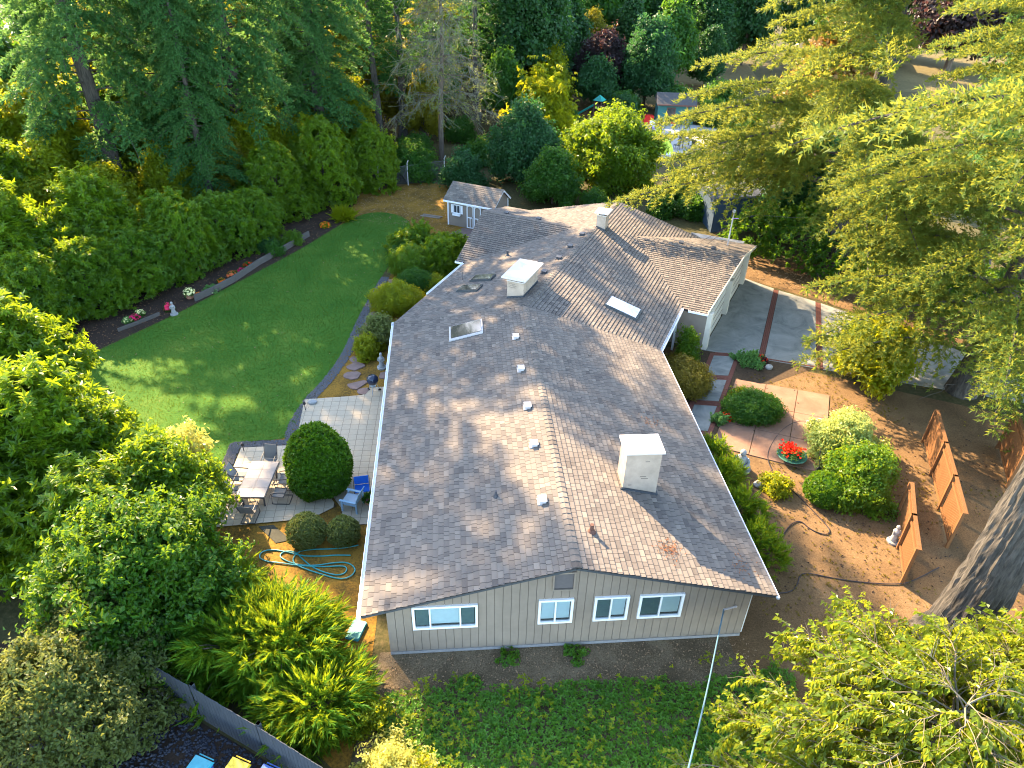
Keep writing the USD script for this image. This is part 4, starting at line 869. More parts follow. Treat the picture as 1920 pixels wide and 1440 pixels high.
broad('grey_shrub', 'grey green upright shrub left of the green playhouse', lobes_of(1.9, 3.6, 0, 12, rg, 1., .2), 1900, LSM, .30, 'leaf_teal', 'bark', rg, (19.6, 84.2, 0), 0, 1, .08, cat='shrub', crown='foliage')
broad('purple_tree', 'very dark purple tree on the dry lawn at the top right', lobes_of(7.2, 14, 3.2, 24, rg, .85, .1), 6500, LBIG, .8, 'leaf_purple', 'bark', rg, (80, 119, 0), 0, 1, .6)
broad('rust_tree', 'rust and bronze leafed tree behind the golden fir limbs', lobes_of(4.4, 13.5, 3, 20, rg, .85, .2), 4800, LBIG, .50, 'leaf_rust', 'bark', rg, (36.5, 71, 0), 0, 1, .22)
broad('red_tree', 'salmon red leafed tree among the yellow trees at the top', lobes_of(3.0, 9, 2, 12, rg, .9, .1), 2000, LBIG, .5, 'leaf_red', 'bark', rg, (-7.5, 108, 0), 0, 1, .2)
broad('shadow_tree', 'dark green leafy tree between the ivy bank and fir limbs', lobes_of(3.6, 8, 1, 16, rg, .9, .2), 3600, LSM, .42, 'leaf_teal', 'bark', rg, (27.5, 52.5, 0), 0, 1, .15)
# ivy bank beyond the driveway
iv = np.array([[x, y, 1.0, 2.7, 2.5, 2.2] for x, y in [(23.2, 49.3), (25.2, 46.8), (27.4, 44.6), (29.6, 42.3), (31.6, 40), (26.6, 49.5), (29.5, 46.5), (32, 43.5), (33.5, 38)]])
broad('ivy_bank', 'tall bank of dark green ivy beyond the driveway', iv, 9500, TIP, .30, 'ivy', 'bark', rg, trunk=0, cat='ivy', crown='foliage', inner=.9, under=-.2)
broad('gold_shrub', 'yellow green shrub hanging below the fir limbs beside the driveway', lobes_of(1.9, 4.2, .2, 12, rg, .9, .1), 2600, LSM, .30, 'leaf_lime', 'bark', rg, (22.4, 31.2, 0), 0, 1, .1, cat='shrub', crown='foliage')
# lower left: small leaf tree, Japanese maple, junipers, pale shrub
broad('small_leaf_tree', 'dark small leafed tree overhanging the weathered board fence', lobes_of(3.1, 5.0, .6, 26, rg, .7, .1, True, 1.7), 8000, LSM, .25, 'small_leaf', 'pale_twig', rg, (-11.3, 18.0, 0), 0, 1, .14, shoots=420, shoot_l=.9)
broad('small_leaf_tree', 'yellowish small leafed tree between laurels and dining patio', lobes_of(2.3, 4.6, .6, 14, rg, .85, .2), 4200, LSM, .26, 'laurel', 'pale_twig', rg, (-11.4, 21.9, 0), 0, 1, .1)
broad('japanese_maple', 'reddish grey green layered maple in the lower left corner', lobes_of(3.2, 4.0, .5, 24, rg, .38, .2), 7500, LSM, .18, 'jmaple', 'pale_twig', rg, (-12.1, 13.2, 0), 0, 1, .12)
broad('japanese_maple', 'small grey green maple above the corner maple by the fence', lobes_of(1.7, 3.4, .5, 12, rg, .4, .2), 3200, LSM, .165, 'jmaple', 'pale_twig', rg, (-11.9, 15.6, .6), 0, 1, .08)
broad('pale_shrub', 'thin pale leafed shrub at the corner of the lawn', lobes_of(1.5, 3.6, .6, 9, rg, .6, .1), 700, LSM, .24, 'pale_leaf', 'pale_twig', rg, (-11.7, 24.6, 0), 0, 1, .05, cat='shrub', crown='foliage')
def juniper(label, loc, R, H, n, rz=0):
    t = thing('juniper', label, 'shrub', loc, rz); b = MB(); P, D, S = [], [], []
    for i in range(n):
        az = i*2.399+rg.uniform(-.4, .4); up = rg.uniform(.25, 1.25); o = np.array([math.cos(az), math.sin(az), 0]); L = R*rg.uniform(.75, 1.1)*math.cos(up*.75)+.15; z = H*math.sin(up)*rg.uniform(.75, 1.05)
        m = 7; tt = np.linspace(0, 1, m)[:, None]; p = o*L*tt+np.array([0, 0, 1.])*(z*tt**.8)+np.array([0, 0, -1.])*(.25*L*tt**3); b.tube(p, .025*(1-.8*tt[:, 0])+.004, 4, False)
        for k in range(20):
            q = rg.uniform(.12, 1.0); c = np.array([np.interp(q, tt[:, 0], p[:, a]) for a in range(3)]); d = unit(o*rg.uniform(.4, 1)+np.array([-o[1], o[0], 0])*rg.uniform(-.9, .9)+[0, 0, rg.uniform(0, .7)])
            w = rg.uniform(0, .5); P.append(c+d*w); D.append(d+[0, 0, -.2]); S.append(rg.uniform(.40, .72))
    for k in range(n*3):
        u_ = unit(rg.normal(size=3)+[0, 0, .6]); P.append(np.array([0, 0, H*.38])+u_*np.array([R*.62, R*.62, H*.5])*rg.uniform(.6, 1)); D.append(u_+[0, 0, .3]); S.append(rg.uniform(.4, .7))
    obj('branches', b.get(), 'bark', t); obj('foliage', scatter(PL, P, D, np.array(S), rg), 'juniper', t)
    return t
juniper('large feathery juniper, its lit crown just left of the house corner', (-6.1, 15.9, 0), 1.8, 2.5, 140)
juniper('feathery juniper spilling over the middle of the board fence', (-7.6, 16.0, 0), 1.9, 2.3, 110)
juniper('low feathery juniper at the bottom end of the board fence', (-4.7, 13.8, 0), 1.45, 1.8, 90)
juniper('dark feathery juniper beside the teal hose', (-8.9, 18.0, 0), 1.5, 1.9, 80)
# cherry in the lower right
def hanging(name, label, loc, R, H, nb, seed, sc=.55):
    r = np.random.default_rng(seed); t = thing(name, label, 'tree', loc); b = MB(); P, D, X, S = [], [], [], []
    b.tube(*wob([0, 0, -.1], [0, 0, H*.92], .17, .03, r, 9, .05), 9)
    for i in range(nb):
        h = (i+.5)/nb; z = H*(.22+.76*h); az = i*2.399+r.uniform(-.5, .5); L = R*(1-h)**.55*r.uniform(.75, 1.1)+.5; o = np.array([math.cos(az), math.sin(az), 0]); sd = np.array([-o[1], o[0], 0])
        m = 9; tt = np.linspace(0, 1, m)[:, None]; p = np.array([0, 0, z])+o*L*tt+np.array([0, 0, 1.])*L*(.55*tt-.42*tt**2)+r.normal(0, .03*L, (m, 3))*tt
        b.tube(p, (.012+.006*L)*(1-.85*tt[:, 0])+.004, 4, False)
        for k in range(int(L/.105)):
            q = r.uniform(.2, 1); c = np.array([np.interp(q, tt[:, 0], p[:, a]) for a in range(3)]); s = r.choice([-1, 1]); d = unit(o*r.uniform(.5, 1)+sd*s*r.uniform(.2, 1.)+[0, 0, r.uniform(-.25, .5)])
            tl = r.uniform(.5, 1.3)*(1.25-q*.7); e = c+d*tl+[0, 0, -.12*tl*tl]
            b.tube([c, (c+e)/2+[0, 0, .06], e], [.008, .006, .003], 3, False)
            for j in range(max(1, int(tl/.34))):
                w = j/max(1, int(tl/.34)); P.append(c*(1-w)+e*w); X.append(d+r.normal(0, .25, 3)); D.append([0, 0, 1]+r.normal(0, .25, 3)); S.append(sc*r.uniform(.75, 1.15))
    obj('trunk', b.get(), 'pale_twig', t); obj('crown', scatter(FRD, np.array(P), np.array(D), np.array(S), r, np.array(X)), 'cherry', t)
    return t
hanging('cherry_tree', 'leafy fruit tree with hanging leaves filling the lower right corner', (11.3, 8.6, 0), 5.4, 7.3, 100, 3)
hanging('cherry_tree', 'lower leafy tree beside the giant trunk at the right edge', (16.2, 10.2, 0), 3.8, 6.2, 60, 4)

GB = broad('undergrowth_shrub', 'low green undergrowth shrub in the background', lobes_of(1.7, 2.4, -.4, 12, rg, .9, .1), 1700, LSM, .34, 'leaf_green', 'bark', rg, (22.6, 62.5, 0), 0, 1, .06, 'green undergrowth shrubs in the background', cat='shrub', crown='foliage', shoots=40, shoot_l=.6)
r2 = np.random.default_rng(15)
for (x, y, s) in [(20.5, 60.5, 1.1), (24.5, 59, 1.1), (22.5, 57, 1.0), (20, 56.5, .8), (3, 71, 1), (-3.5, 73, 1), (5.5, 72.5, 1.1), (-9, 69, 1), (1, 79, 1), (12, 72, 1), (15, 70, .9), (13, 84, 1.1), (8, 84, 1.1), (21, 90, 1.2), (28, 92, 1.3), (31, 86, 1.2), (33, 80, 1.2), (34, 94, 1.4), (12, 58.5, .7), (17.5, 57, .7), (-6.5, 70, .9), (18, 76, .7), (26.2, 56.6, 1.3), (27.8, 54.8, 1.2), (24.2, 57.6, 1.2)]:
    dup(GB, (x, y, 0), r2.uniform(0, 6), s)

# ------------------------------------------------------------------ shrubs, beds and flowers
rg = np.random.default_rng(51)
def shrub(name, label, loc, r, h, n, protos, size, leaf, shoots=0, sl=.4, inner=.75, nl=10, loose_=1., stem=.03, group=None):
    return broad(name, label, lobes_of(r, h, -.25*h, nl, rg, min(1.1, h/r*.8), .1, True, loose_), n, protos, size, leaf, 'bark', rg, loc, rg.uniform(0, 6), 1, stem, group, inner, 'shrub', 'foliage', shoots=shoots, shoot_l=sl)
def dome(name, label, loc, rx, ry, h, n, size, leaf, zc=.35, pw=2.3, group=None, protos=None):
    lo = .30 if protos else .09
    """A clipped shrub: leaves all over a smooth closed form."""
    t = thing(name, label, 'shrub', loc, 0, 1, group); u = unit(rg.normal(size=(n, 3))); u = u[u[:, 2] > -.75]
    k = (np.abs(u)**pw).sum(1)**(-1/pw); p = u*k[:, None]*np.array([rx, ry, h*(1-zc)])*(.98-lo*.6+lo*rg.uniform(0, 1, len(u)))[:, None]*(.96-lo+(.1+2*lo)*meshkit.fbm(u*3, 3, 9))[:, None]
    p[u[:, 2] < 0, 2] *= zc/(1-zc); p[:, 2] += h*zc
    core = trimesh.creation.icosphere(3); cv = np.array(core.vertices); kk = (np.abs(cv)**pw).sum(1)**(-1/pw); cv = cv*kk[:, None]*np.array([rx, ry, h*(1-zc)])*(.90-lo*.6); cv[cv[:, 2] < 0, 2] *= zc/(1-zc); cv[:, 2] += h*zc
    obj('core', (cv, np.array(core.faces)), leaf, t)
    obj('foliage', scatter(protos or TIP, p, unit(u+rg.normal(0, .35, u.shape)), size*rg.uniform(.7, 1.3, len(p)), rg), leaf, t); return t
dome('clipped_shrub', 'large egg shaped clipped green shrub between the two patios', (-6.05, 24.5, 0), 1.28, 1.24, 3.25, 5600, .14, 'clip_green')
dome('ball_shrub', 'grey green ball shrub below the egg shaped shrub, left of the pair', (-6.2, 21.35, 0), .72, .70, 1.25, 1700, .10, 'sage', .45, 2.1)
dome('ball_shrub', 'grey green ball shrub below the egg shaped shrub, right of the pair', (-4.72, 21.3, 0), .60, .58, 1.1, 1400, .10, 'sage', .45, 2.1)
shrub('side_shrub', 'sage green loose shrub nearest the grill along the house side', (-4.35, 36.9, 0), 1.15, 1.7, 1500, LSM, .20, 'sage', 60, .5)
shrub('side_shrub', 'lime topped shrub leaning out above the stepping stones', (-5.0, 35.7, 0), .85, 1.2, 1000, LSM, .18, 'leaf_lime', 40, .4)
dome('mound_shrub', 'wide yellow green mounded shrub at the bend of the eave', (-3.6, 41.0, 0), 1.5, 1.25, 1.7, 2600, .14, 'leaf_lime', .4, 2.2, protos=LSM)
dome('mound_shrub', 'rounded green shrub behind the wide yellow mound', (-2.5, 43.5, 0), 1.2, 1.0, 1.5, 1800, .14, 'leaf_green', .4, 2.1, protos=LSM)
dome('mound_shrub', 'round yellow green shrub beside the gravel strip top', (-2.9, 46.1, 0), 1.35, 1.25, 2.0, 2400, .14, 'hedge', .4, 2.1, protos=LSM)
dome('mound_shrub', 'small golden shrub half hidden by the eave', (-1.2, 43.2, 0), .8, .8, 1.2, 1100, .13, 'leaf_lime', .4, 2.1, protos=LSM)
shrub('upright_shrub', 'tall bright upright laurel shrub near the gutter corner', (-1.1, 46.6, 0), 1.7, 2.0, 2600, LAU, .22, 'laurel', 160, .55)
shrub('upright_shrub', 'bright upright laurel shrub left of the gable wing', (-.1, 48.6, 0), 1.5, 1.7, 2200, LAU, .22, 'laurel', 140, .55)
shrub('upright_shrub', 'broad green leafy shrub with pale tips by the lawn edge', (-2.7, 49.6, 0), 1.9, 2.0, 3000, LAU, .22, 'hedge', 120, .6)
shrub('upright_shrub', 'dark leaved shrub low at the lawn edge beside the gravel strip top', (-3.3, 48.2, 0), 1.1, 1.5, 1200, LAU, .20, 'leaf_green', 30, .4)
# bed plants
def flowers(label, loc, r, h, leaf, petal, nl=160, nf=40, ps=.05, name='flower_plant', pot=None, group=None):
    t = thing(name, label, 'plant', loc, 0, 1, group); z0 = 0
    if pot: obj('pot', lathe([(.02, 0), (r*.6, 0), (r*.8, pot), (r*.86, pot), (r*.7, pot-.03), (0, pot-.03)], 14), 'terracotta', t); z0 = pot-.05
    u = unit(rg.normal(size=(nl, 3))); u[:, 2] = np.abs(u[:, 2]); P = u*np.array([r, r, h])*rg.uniform(.5, 1, (nl, 1))+[0, 0, z0]
    obj('foliage', scatter(TIP, P, u+[0, 0, .5], .10*rg.uniform(.7, 1.3, nl), rg), leaf, t)
    pet = [(lambda v, f: (v, f))(*rosette(6, 1., .75, .15, .5, rg, 0))]
    u = unit(rg.normal(size=(nf, 3))); u[:, 2] = np.abs(u[:, 2])+.25; u = unit(u)
    obj('blossom', scatter(pet, u*np.array([r, r, h])*rg.uniform(.9, 1.12, (nf, 1))+[0, 0, z0], u, ps*rg.uniform(.8, 1.3, nf), rg), petal, t); return t
flowers('vivid pink flowers in front of the small white statue', at(318, 582), .32, .45, 'leaf_green', 'petal_pink', ps=.09)
flowers('white flowers in a brown pot on the dark bed', at(357, 558), .38, .4, 'leaf_green', 'petal_white', ps=.09, pot=.28)
flowers('orange red flowers right of the white potted flowers', at(374, 557), .28, .3, 'leaf_green', 'petal_orange', ps=.08)
flowers('pale mint green foliage plant overhanging the timber edge', at(397, 545), .55, .35, 'mint', 'petal_white', 260, 6)
flowers('orange flowers on the timber edge right of the mint plant', at(416, 530), .28, .3, 'leaf_green', 'petal_orange', ps=.07)
flowers('salmon pink flowers on the timber edge', at(437, 517), .42, .3, 'leaf_green', 'petal_salmon', ps=.08, nf=50)
flowers('magenta flowers just right of the salmon ones', at(453, 510), .3, .3, 'leaf_green', 'petal_magenta', ps=.08)
flowers('red and green low flowers at the right end of the timber edge', at(466, 500), .4, .3, 'leaf_green', 'petal_red', ps=.07)
flowers('magenta and white flowers at the left end of the timber edge', at(252, 599), .4, .3, 'leaf_green', 'petal_magenta', ps=.08)
flowers('white flowers beside the magenta ones at the left timber', at(263, 590), .3, .3, 'leaf_green', 'petal_white', ps=.07)
flowers('small white flowers leftmost on the lower timber', at(240, 603), .3, .25, 'mint', 'petal_white', ps=.06)
shrub('bed_shrub', 'small round green shrub at the far end of the bed, nearest the lawn', (*at(549, 457)[:2], 0), .8, .9, 800, LSM, .15, 'hedge')
shrub('bed_shrub', 'small round green shrub on the dark bed left of its neighbour', (*at(517, 477)[:2], 0), .75, .8, 700, LSM, .15, 'leaf_green')
shrub('bed_shrub', 'dark low shrub under the hedge at the middle of the bed', (*at(500, 468)[:2], 0), .8, .8, 700, LSM, .16, 'leaf_dark')
t = thing('grassy_plant', 'arching yellow green strap leaved plant at the end of the bed', 'plant', (*at(645, 412)[:2], 0)); P = rg.normal(0, .18, (60, 3)); P[:, 2] = .05
obj('foliage', scatter(GRASSY, P, rg.normal(0, .35, (60, 3))+[0, 0, 1], 1.25*rg.uniform(.7, 1.1, 60), rg), 'leaf_lime', t)
flowers('orange yellow flowers at the far end of the flower bed', at(610, 425), .45, .35, 'leaf_lime', 'petal_orange', ps=.08)
# timber edging of the bed
te = thing('timber_edging', 'low weathered timber edging stepping along the flower bed', 'edging')
def plank(p, q, z, h=.22, w=.10): obj('plank', MB().bar((*p[:2], z), (*q[:2], z), w, h).get(), 'timber', te)
L1 = [at(222, 622), at(262, 607), at(300, 591)]; L2 = [at(366, 565), at(402, 549), at(442, 527), at(486, 497), at(530, 473), at(580, 443)]
for Ls in (L1, L2):
    for a, b in zip(Ls[:-1], Ls[1:]):
        for z in (.11, .335) if Ls is L2 else (.11,): plank(a, b-(b-a)/np.linalg.norm(b-a)*.012, z)
# small statue in the bed
def figure(name, label, loc, h, m, rz=0):
    t = thing(name, label, 'statue', loc, rz)
    b = MB(); b.mesh(lathe([(0, 0), (.26*h, 0), (.26*h, .10*h), (.20*h, .13*h), (0, .13*h)], 14)); obj('base', b.get(), m, t)
    b = MB(); b.mesh(lathe([(.15*h, .12*h), (.16*h, .2*h), (.11*h, .42*h), (.13*h, .55*h), (.15*h, .66*h), (.09*h, .75*h), (.05*h, .79*h), (.045*h, .82*h)], 14))
    for s in (-1, 1): b.tube([(s*.13*h, 0, .68*h), (s*.17*h, -.06*h, .55*h), (s*.05*h, -.14*h, .5*h)], [.045*h, .04*h, .03*h], 7)
    obj('body', b.get(), m, t, smooth=40); obj('head', blob((0, 0, .89*h), (.085*h, .09*h, .11*h), 2, .04), m, t, smooth=True); return t
figure('statue', 'small white figure statue beside the pink flowers on the bed', at(327, 590), .9, 'statue_white')
figure('statue', 'grey standing figure statue under the sage shrub by the house', at(716, 690), 1.0, 'statue_grey')
figure('statue', 'little white figure statue against the near cedar panel', at(1673, 1016), .95, 'statue_white')
# stepping stones
for px, py, r, lb in [(667, 688, .42, 'round reddish stepping stone left of the grey statue'), (671, 722, .45, 'round reddish stepping stone beside the grill'), (661, 705, .40, 'grey stepping stone between the two round reddish ones'), (669, 675, .34, 'small stepping stone above the two round reddish ones'),
        (683, 735, .3, 'stone at the patio edge below the grill'), (692, 612, .40, 'stepping stone below the lime topped shrub'), (706, 591, .38, 'stepping stone at the shoulder of the yellow mound'), (712, 575, .36, 'stepping stone left of the yellow mound'), (732, 547, .42, 'dark stepping stone by the wire ring'), (731, 530, .38, 'topmost stepping stone by the gravel strip'), (721, 705, .3, 'pale stone right of the grill lid')]:
    p = at(px, py); n = 9; an = np.sort(rg.uniform(0, 6.28, n)); tag(obj('stepping_stone', MB().prism(Polygon(np.column_stack([p[0]+r*1.15*np.cos(an), p[1]+r*.95*np.sin(an)])).convex_hull.buffer(.03), .0, .07).get(), 'flagstone'), lb, 'stepping stone')
tag(obj('wire_ring', MB().tube([at(752, 547)+[.45*math.cos(a), .35*math.sin(a), .12] for a in np.linspace(0, 6.28, 24)], .018, 5).get(), 'cable_grey'), 'pale loop of hose lying left of the round shrub', 'hose')

# ------------------------------------------------------------------ patio furniture
tcs = [at(472.5, 874.5, .74), at(518.5, 873, .74), at(495.5, 927, .74), at(448, 927, .74)]
tc = np.mean(tcs, 0); tdir = unit(((tcs[0]+tcs[1])-(tcs[2]+tcs[3]))[:2]); trz = math.atan2(tdir[1], tdir[0])-math.pi/2
TW, TL = 1.25, 2.35
tbl = thing('patio_table', 'rectangular grey tiled dining table on the lower patio', 'table', (tc[0], tc[1], .065), trz)
obj('frame', MB().box((-TW/2+.03, 0, .70), (.06, TL, .05)).box((TW/2-.03, 0, .70), (.06, TL, .05)).box((0, -TL/2+.03, .70), (TW-.13, .06, .05)).box((0, TL/2-.03, .70), (TW-.13, .06, .05)).get(), 'chair_frame', tbl)
for i in range(2):
    for j in range(4): obj('tile', MB().box(((i-.5)*(TW-.06)/2, (j-1.5)*(TL-.06)/4, .735), ((TW-.06)/2-.012, (TL-.06)/4-.012, .03)).get(), 'table_top', tbl)
for i in (-1, 1):
    for j in (-1, 1): obj('leg', MB().bar((i*(TW/2-.12), j*(TL/2-.2), .67), (i*(TW/2-.18), j*(TL/2-.28), 0), .06).get(), 'chair_frame', tbl)
def sling_chair(label, x, y, rz):
    """Faces +y (towards the table)."""
    c, s = math.cos(trz), math.sin(trz); p = tc[:2]+np.array([c*x-s*y, s*x+c*y]); return (label, (p[0], p[1], .067), trz+rz)
def build_chair(label, loc, rz):
    t = thing('patio_chair', label, 'chair', loc, rz, 1, 'sling chairs around the dining table')
    obj('seat', MB().add([(-.26, .25, .44), (.26, .25, .44), (.26, -.22, .40), (-.26, -.22, .40), (-.26, .25, .425), (.26, .25, .425), (.26, -.22, .385), (-.26, -.22, .385)], [[3, 2, 1, 0], [4, 5, 6, 7], [0, 1, 5, 4], [2, 3, 7, 6], [1, 2, 6, 5], [3, 0, 4, 7]]).get(), 'sling', t)
    obj('backrest', MB().add([(-.26, -.22, .42), (.26, -.22, .42), (.26, -.48, 1.02), (-.26, -.48, 1.02), (-.26, -.24, .41), (.26, -.24, .41), (.26, -.50, 1.01), (-.26, -.50, 1.01)], [[0, 1, 2, 3], [7, 6, 5, 4], [0, 4, 5, 1], [2, 6, 7, 3], [1, 5, 6, 2], [3, 7, 4, 0]]).get(), 'sling', t)
    for s_ in (-1, 1):
        obj('side_frame', MB().tube([(s_*.29, -.50, 1.03), (s_*.29, -.22, .41), (s_*.29, .27, .45), (s_*.29, .30, .62)], .018, 6).get(), 'chair_frame', t)
        obj('arm', MB().tube([(s_*.29, -.34, .68), (s_*.29, .05, .66), (s_*.29, .30, .62)], .026, 6).get(), 'chair_frame', t)
        obj('leg', MB().tube([(s_*.29, .27, .45), (s_*.29, .31, .03), (s_*.29, .2, .02), (s_*.29, -.42, .02)], .018, 6).get(), 'chair_frame', t)
    obj('rear_bar', MB().tube([(-.29, -.42, .02), (.29, -.42, .02)], .018, 6).get(), 'chair_frame', t); return t
ch = [sling_chair('sling chair at the far head of the dining table', 0, TL/2+.38, math.pi), sling_chair('sling chair at the near end of the dining table', .05, -TL/2-.38, 0),
      sling_chair('sling chair on the left side of the table, nearer the lawn corner', -TW/2-.36, .5, -math.pi/2), sling_chair('sling chair on the left side of the table, nearer the laurels', -TW/2-.36, -.35, -math.pi/2),
      sling_chair('sling chair on the right side of the table, farther from the camera', TW/2+.42, .35, math.pi/2), sling_chair('sling chair on the right side of the table, nearer the camera', TW/2+.42, -.5, math.pi/2)]
c0 = build_chair(*ch[0])
for lb, loc, rz in ch[1:]: dup(c0, loc, rz, 1, lb)
# pale blue lounge chair and blue folding chair
p = at(668, 962); t = thing('lounge_chair', 'pale blue slatted lounge chair with cushion beside the egg shaped shrub', 'chair', (p[0]-.1, p[1]+.3, .06), math.radians(70))
for k in range(6): obj('slat', MB().box((-.25+k*.10, -.30, .72), (.085, .025, .75), ax=np.array([[1, 0, 0], [0, .94, .34], [0, -.34, .94]])).get(), 'pale_blue', t)
obj('seat', MB().box((0, .1, .38), (.62, .62, .05)).get(), 'pale_blue', t); obj('cushion', MB().box((0, .12, .45), (.56, .56, .09)).get(), 'cushion_grey', t)
for s_ in (-1, 1):
    obj('arm', MB().box((s_*.36, .08, .62), (.10, .75, .03)).get(), 'pale_blue', t)
    obj('leg', MB().box((s_*.34, .38, .30), (.05, .07, .61)).get(), 'pale_blue', t); obj('leg', MB().box((s_*.34, -.28, .30), (.05, .07, .61)).get(), 'pale_blue', t)
p = at(681, 932); t = thing('folding_chair', 'bright blue folding chair behind the pale lounge chair', 'chair', (p[0], p[1], .06), math.radians(8))
obj('seat', MB().box((0, 0, .45), (.62, .50, .03)).get(), 'blue_fabric', t); obj('backrest', MB().box((0, .28, .70), (.62, .03, .42)).get(), 'blue_fabric', t)
for s_ in (-1, 1):
    obj('leg', MB().tube([(s_*.34, -.28, 0), (s_*.34, .30, .92)], .014, 6).get(), 'chair_frame', t); obj('leg', MB().tube([(s_*.34, .28, 0), (s_*.34, -.25, .48)], .014, 6).get(), 'chair_frame', t)
flowers('small green potted plant at the eave beside the lounge chair', np.append(at(692, 945)[:2], .06), .25, .35, 'leaf_green', 'petal_violet', 120, 8, pot=.25, name='potted_plant')
# kettle grill
p = at(697, 738); t = thing('kettle_grill', 'black kettle grill on legs at the top of the patio', 'grill', (p[0]+.1, p[1]+.1, .0), .4)
obj('bowl', lathe([(0, .52), (.16, .55), (.27, .66), (.31, .80), (.30, .80), (.25, .68), (0, .58)], 24), 'grill_enamel', t, smooth=40)
lid = obj('lid', lathe([(.315, .81), (.30, .92), (.22, 1.03), (.10, 1.09), (0, 1.10)], 24), 'grill_enamel', t, smooth=40); obj('handle', MB().tube([(-.06, 0, 1.10), (-.06, 0, 1.15), (.06, 0, 1.15), (.06, 0, 1.10)], .014, 6).get(), 'black_metal', lid)
for k in range(3):
    a = k*2.094; e = (.34*math.cos(a), .34*math.sin(a), .03); l = obj('leg', MB().tube([(.17*math.cos(a), .17*math.sin(a), .58), e], .014, 6).get(), 'cable_grey', t)
    if k < 2: obj('wheel', MB().tube([(e[0]-.02*math.sin(a), e[1]+.02*math.cos(a), .08), (e[0]+.02*math.sin(a), e[1]-.02*math.cos(a), .08)], .08, 14).get(), 'black_metal', l)
obj('ash_pan', lathe([(0, .40), (.14, .41), (.15, .43), (0, .43)], 16), 'cable_grey', t)
# path lights, garden stone
for px, py, lb in [(573, 770, 'black path light at the corner of the patio near the gravel strip'), (458, 848, 'black path light at the lawn corner of the dining patio')]:
    p = at(px, py); t = thing('path_light', lb, 'garden light', (p[0], p[1], .02)); obj('stake', MB().tube([(0, 0, 0), (0, 0, .42)], .02, 8).get(), 'black_metal', t); obj('head', lathe([(0, .55), (.06, .53), (.08, .40), (.0, .40)], 12), 'black_metal', t)
p = at(586, 757); tag(obj('garden_stone', blob((p[0], p[1], .10), (.24, .2, .13), 2, .15, 4), 'statue_grey', smooth=True), 'round pale blue grey stone at the far corner of the patio', 'stone')
# door mat, hose, lid
q = [at(485, 988), at(513, 985), at(545, 1013), at(517, 1019)]; tag(obj('door_mat', MB().prism(Polygon([a[:2] for a in q]), .008, .03).get(), 'doormat'), 'dark rectangular mat on the moss below the dining patio', 'mat')
def hose(name, label, pts, m, r=.022, z=.03):
    P = smooth_line([at(*a)+[0, 0, z+.012*(i % 3)] for i, a in enumerate(pts)], 3); return tag(obj(name, MB().tube(P, r, 6).get(), m), label, 'hose')
hose('garden_hose', 'teal garden hose looped on the mossy ground below the ball shrubs', [(672, 1023), (640, 1030), (570, 1032), (553, 1040), (548, 1055), (565, 1066), (610, 1080), (640, 1088), (660, 1082), (668, 1068), (655, 1056), (630, 1056), (590, 1062), (555, 1060), (530, 1050), (524, 1042), (534, 1034), (555, 1036), (568, 1050), (590, 1068), (625, 1080), (645, 1078), (652, 1068), (645, 1062), (610, 1064), (560, 1062), (520, 1056), (505, 1055), (485, 1048), (490, 1036), (510, 1031), (540, 1036), (565, 1044), (600, 1044), (630, 1042), (658, 1043)], 'hose_teal', .026)
hose('water_hose', 'dark hose curving across the aggregate front patio', [(1535, 800), (1522, 793), (1495, 790), (1465, 806), (1443, 838), (1437, 862), (1450, 888), (1480, 915), (1500, 935), (1530, 965), (1558, 995), (1550, 1006), (1520, 995), (1500, 976), (1480, 985), (1465, 1010), (1435, 1045)], 'hose_black', .024)
hose('water_hose', 'black hose running over the dirt to the near cedar panel', [(1412, 1113), (1450, 1114), (1484, 1112), (1496, 1095), (1498, 1080), (1512, 1075), (1560, 1085), (1620, 1094), (1690, 1098), (1720, 1086), (1760, 1065)], 'hose_black', .022)
p = at(668, 1183); b = MB().prism(Polygon([(-.26, -.20), (.26, -.20), (.26, .20), (-.26, .20)]).buffer(.05), 0, .10); v, f = b.get(); t = thing('utility_box', 'pale green rounded box lid on the ground left of the gable wall', 'box lid', (p[0], p[1], .01), 1.25); obj('lid', (v*[1.25, 1, 1], f), 'green_lid', t); obj('rim', (v*[1.32, 1.06, .4], f), 'bin_teal', t)
# wheeled bins at the bottom edge
for px, py, z, m, lb in [(368, 1443, 1.02, 'bin_teal', 'teal lidded wheeled bin at the bottom edge'), (438, 1447, 1.02, 'bin_yellow', 'yellow lidded wheeled bin at the bottom edge'), (497, 1460, 1.02, 'bin_blue', 'blue lidded wheeled bin right of the yellow one, mostly out of frame')]:
    p = at(px, py, z); t = thing('wheeled_bin', lb, 'bin', (p[0], p[1], 0), -.45)
    obj('body', MB().add([(x*a, y*b_, zz) for zz, a, b_ in ((.05, .22, .25), (.95, .29, .34)) for x, y in ((-1, -1), (1, -1), (1, 1), (-1, 1))], [[3, 2, 1, 0], [0, 1, 5, 4], [1, 2, 6, 5], [2, 3, 7, 6], [3, 0, 4, 7]]).get(), 'bin_blue', t)
    l = obj('lid', MB().add([(-.32, -.37, .97), (.32, -.37, .97), (.32, .37, .97), (-.32, .37, .97), (-.29, -.32, 1.03), (.29, -.32, 1.03), (.29, .33, 1.06), (-.29, .33, 1.06)], [[0, 1, 5, 4], [1, 2, 6, 5], [2, 3, 7, 6], [3, 0, 4, 7], [4, 5, 6, 7]]).get(), m, t)
    obj('handle', MB().tube([(-.25, .42, .98), (.25, .42, .98)], .02, 6).get(), m, t)
    for s_ in (-1, 1): obj('wheel', MB().tube([(s_*.26, .30, .1), (s_*.32, .30, .1)], .1, 12).get(), 'tyre', t)

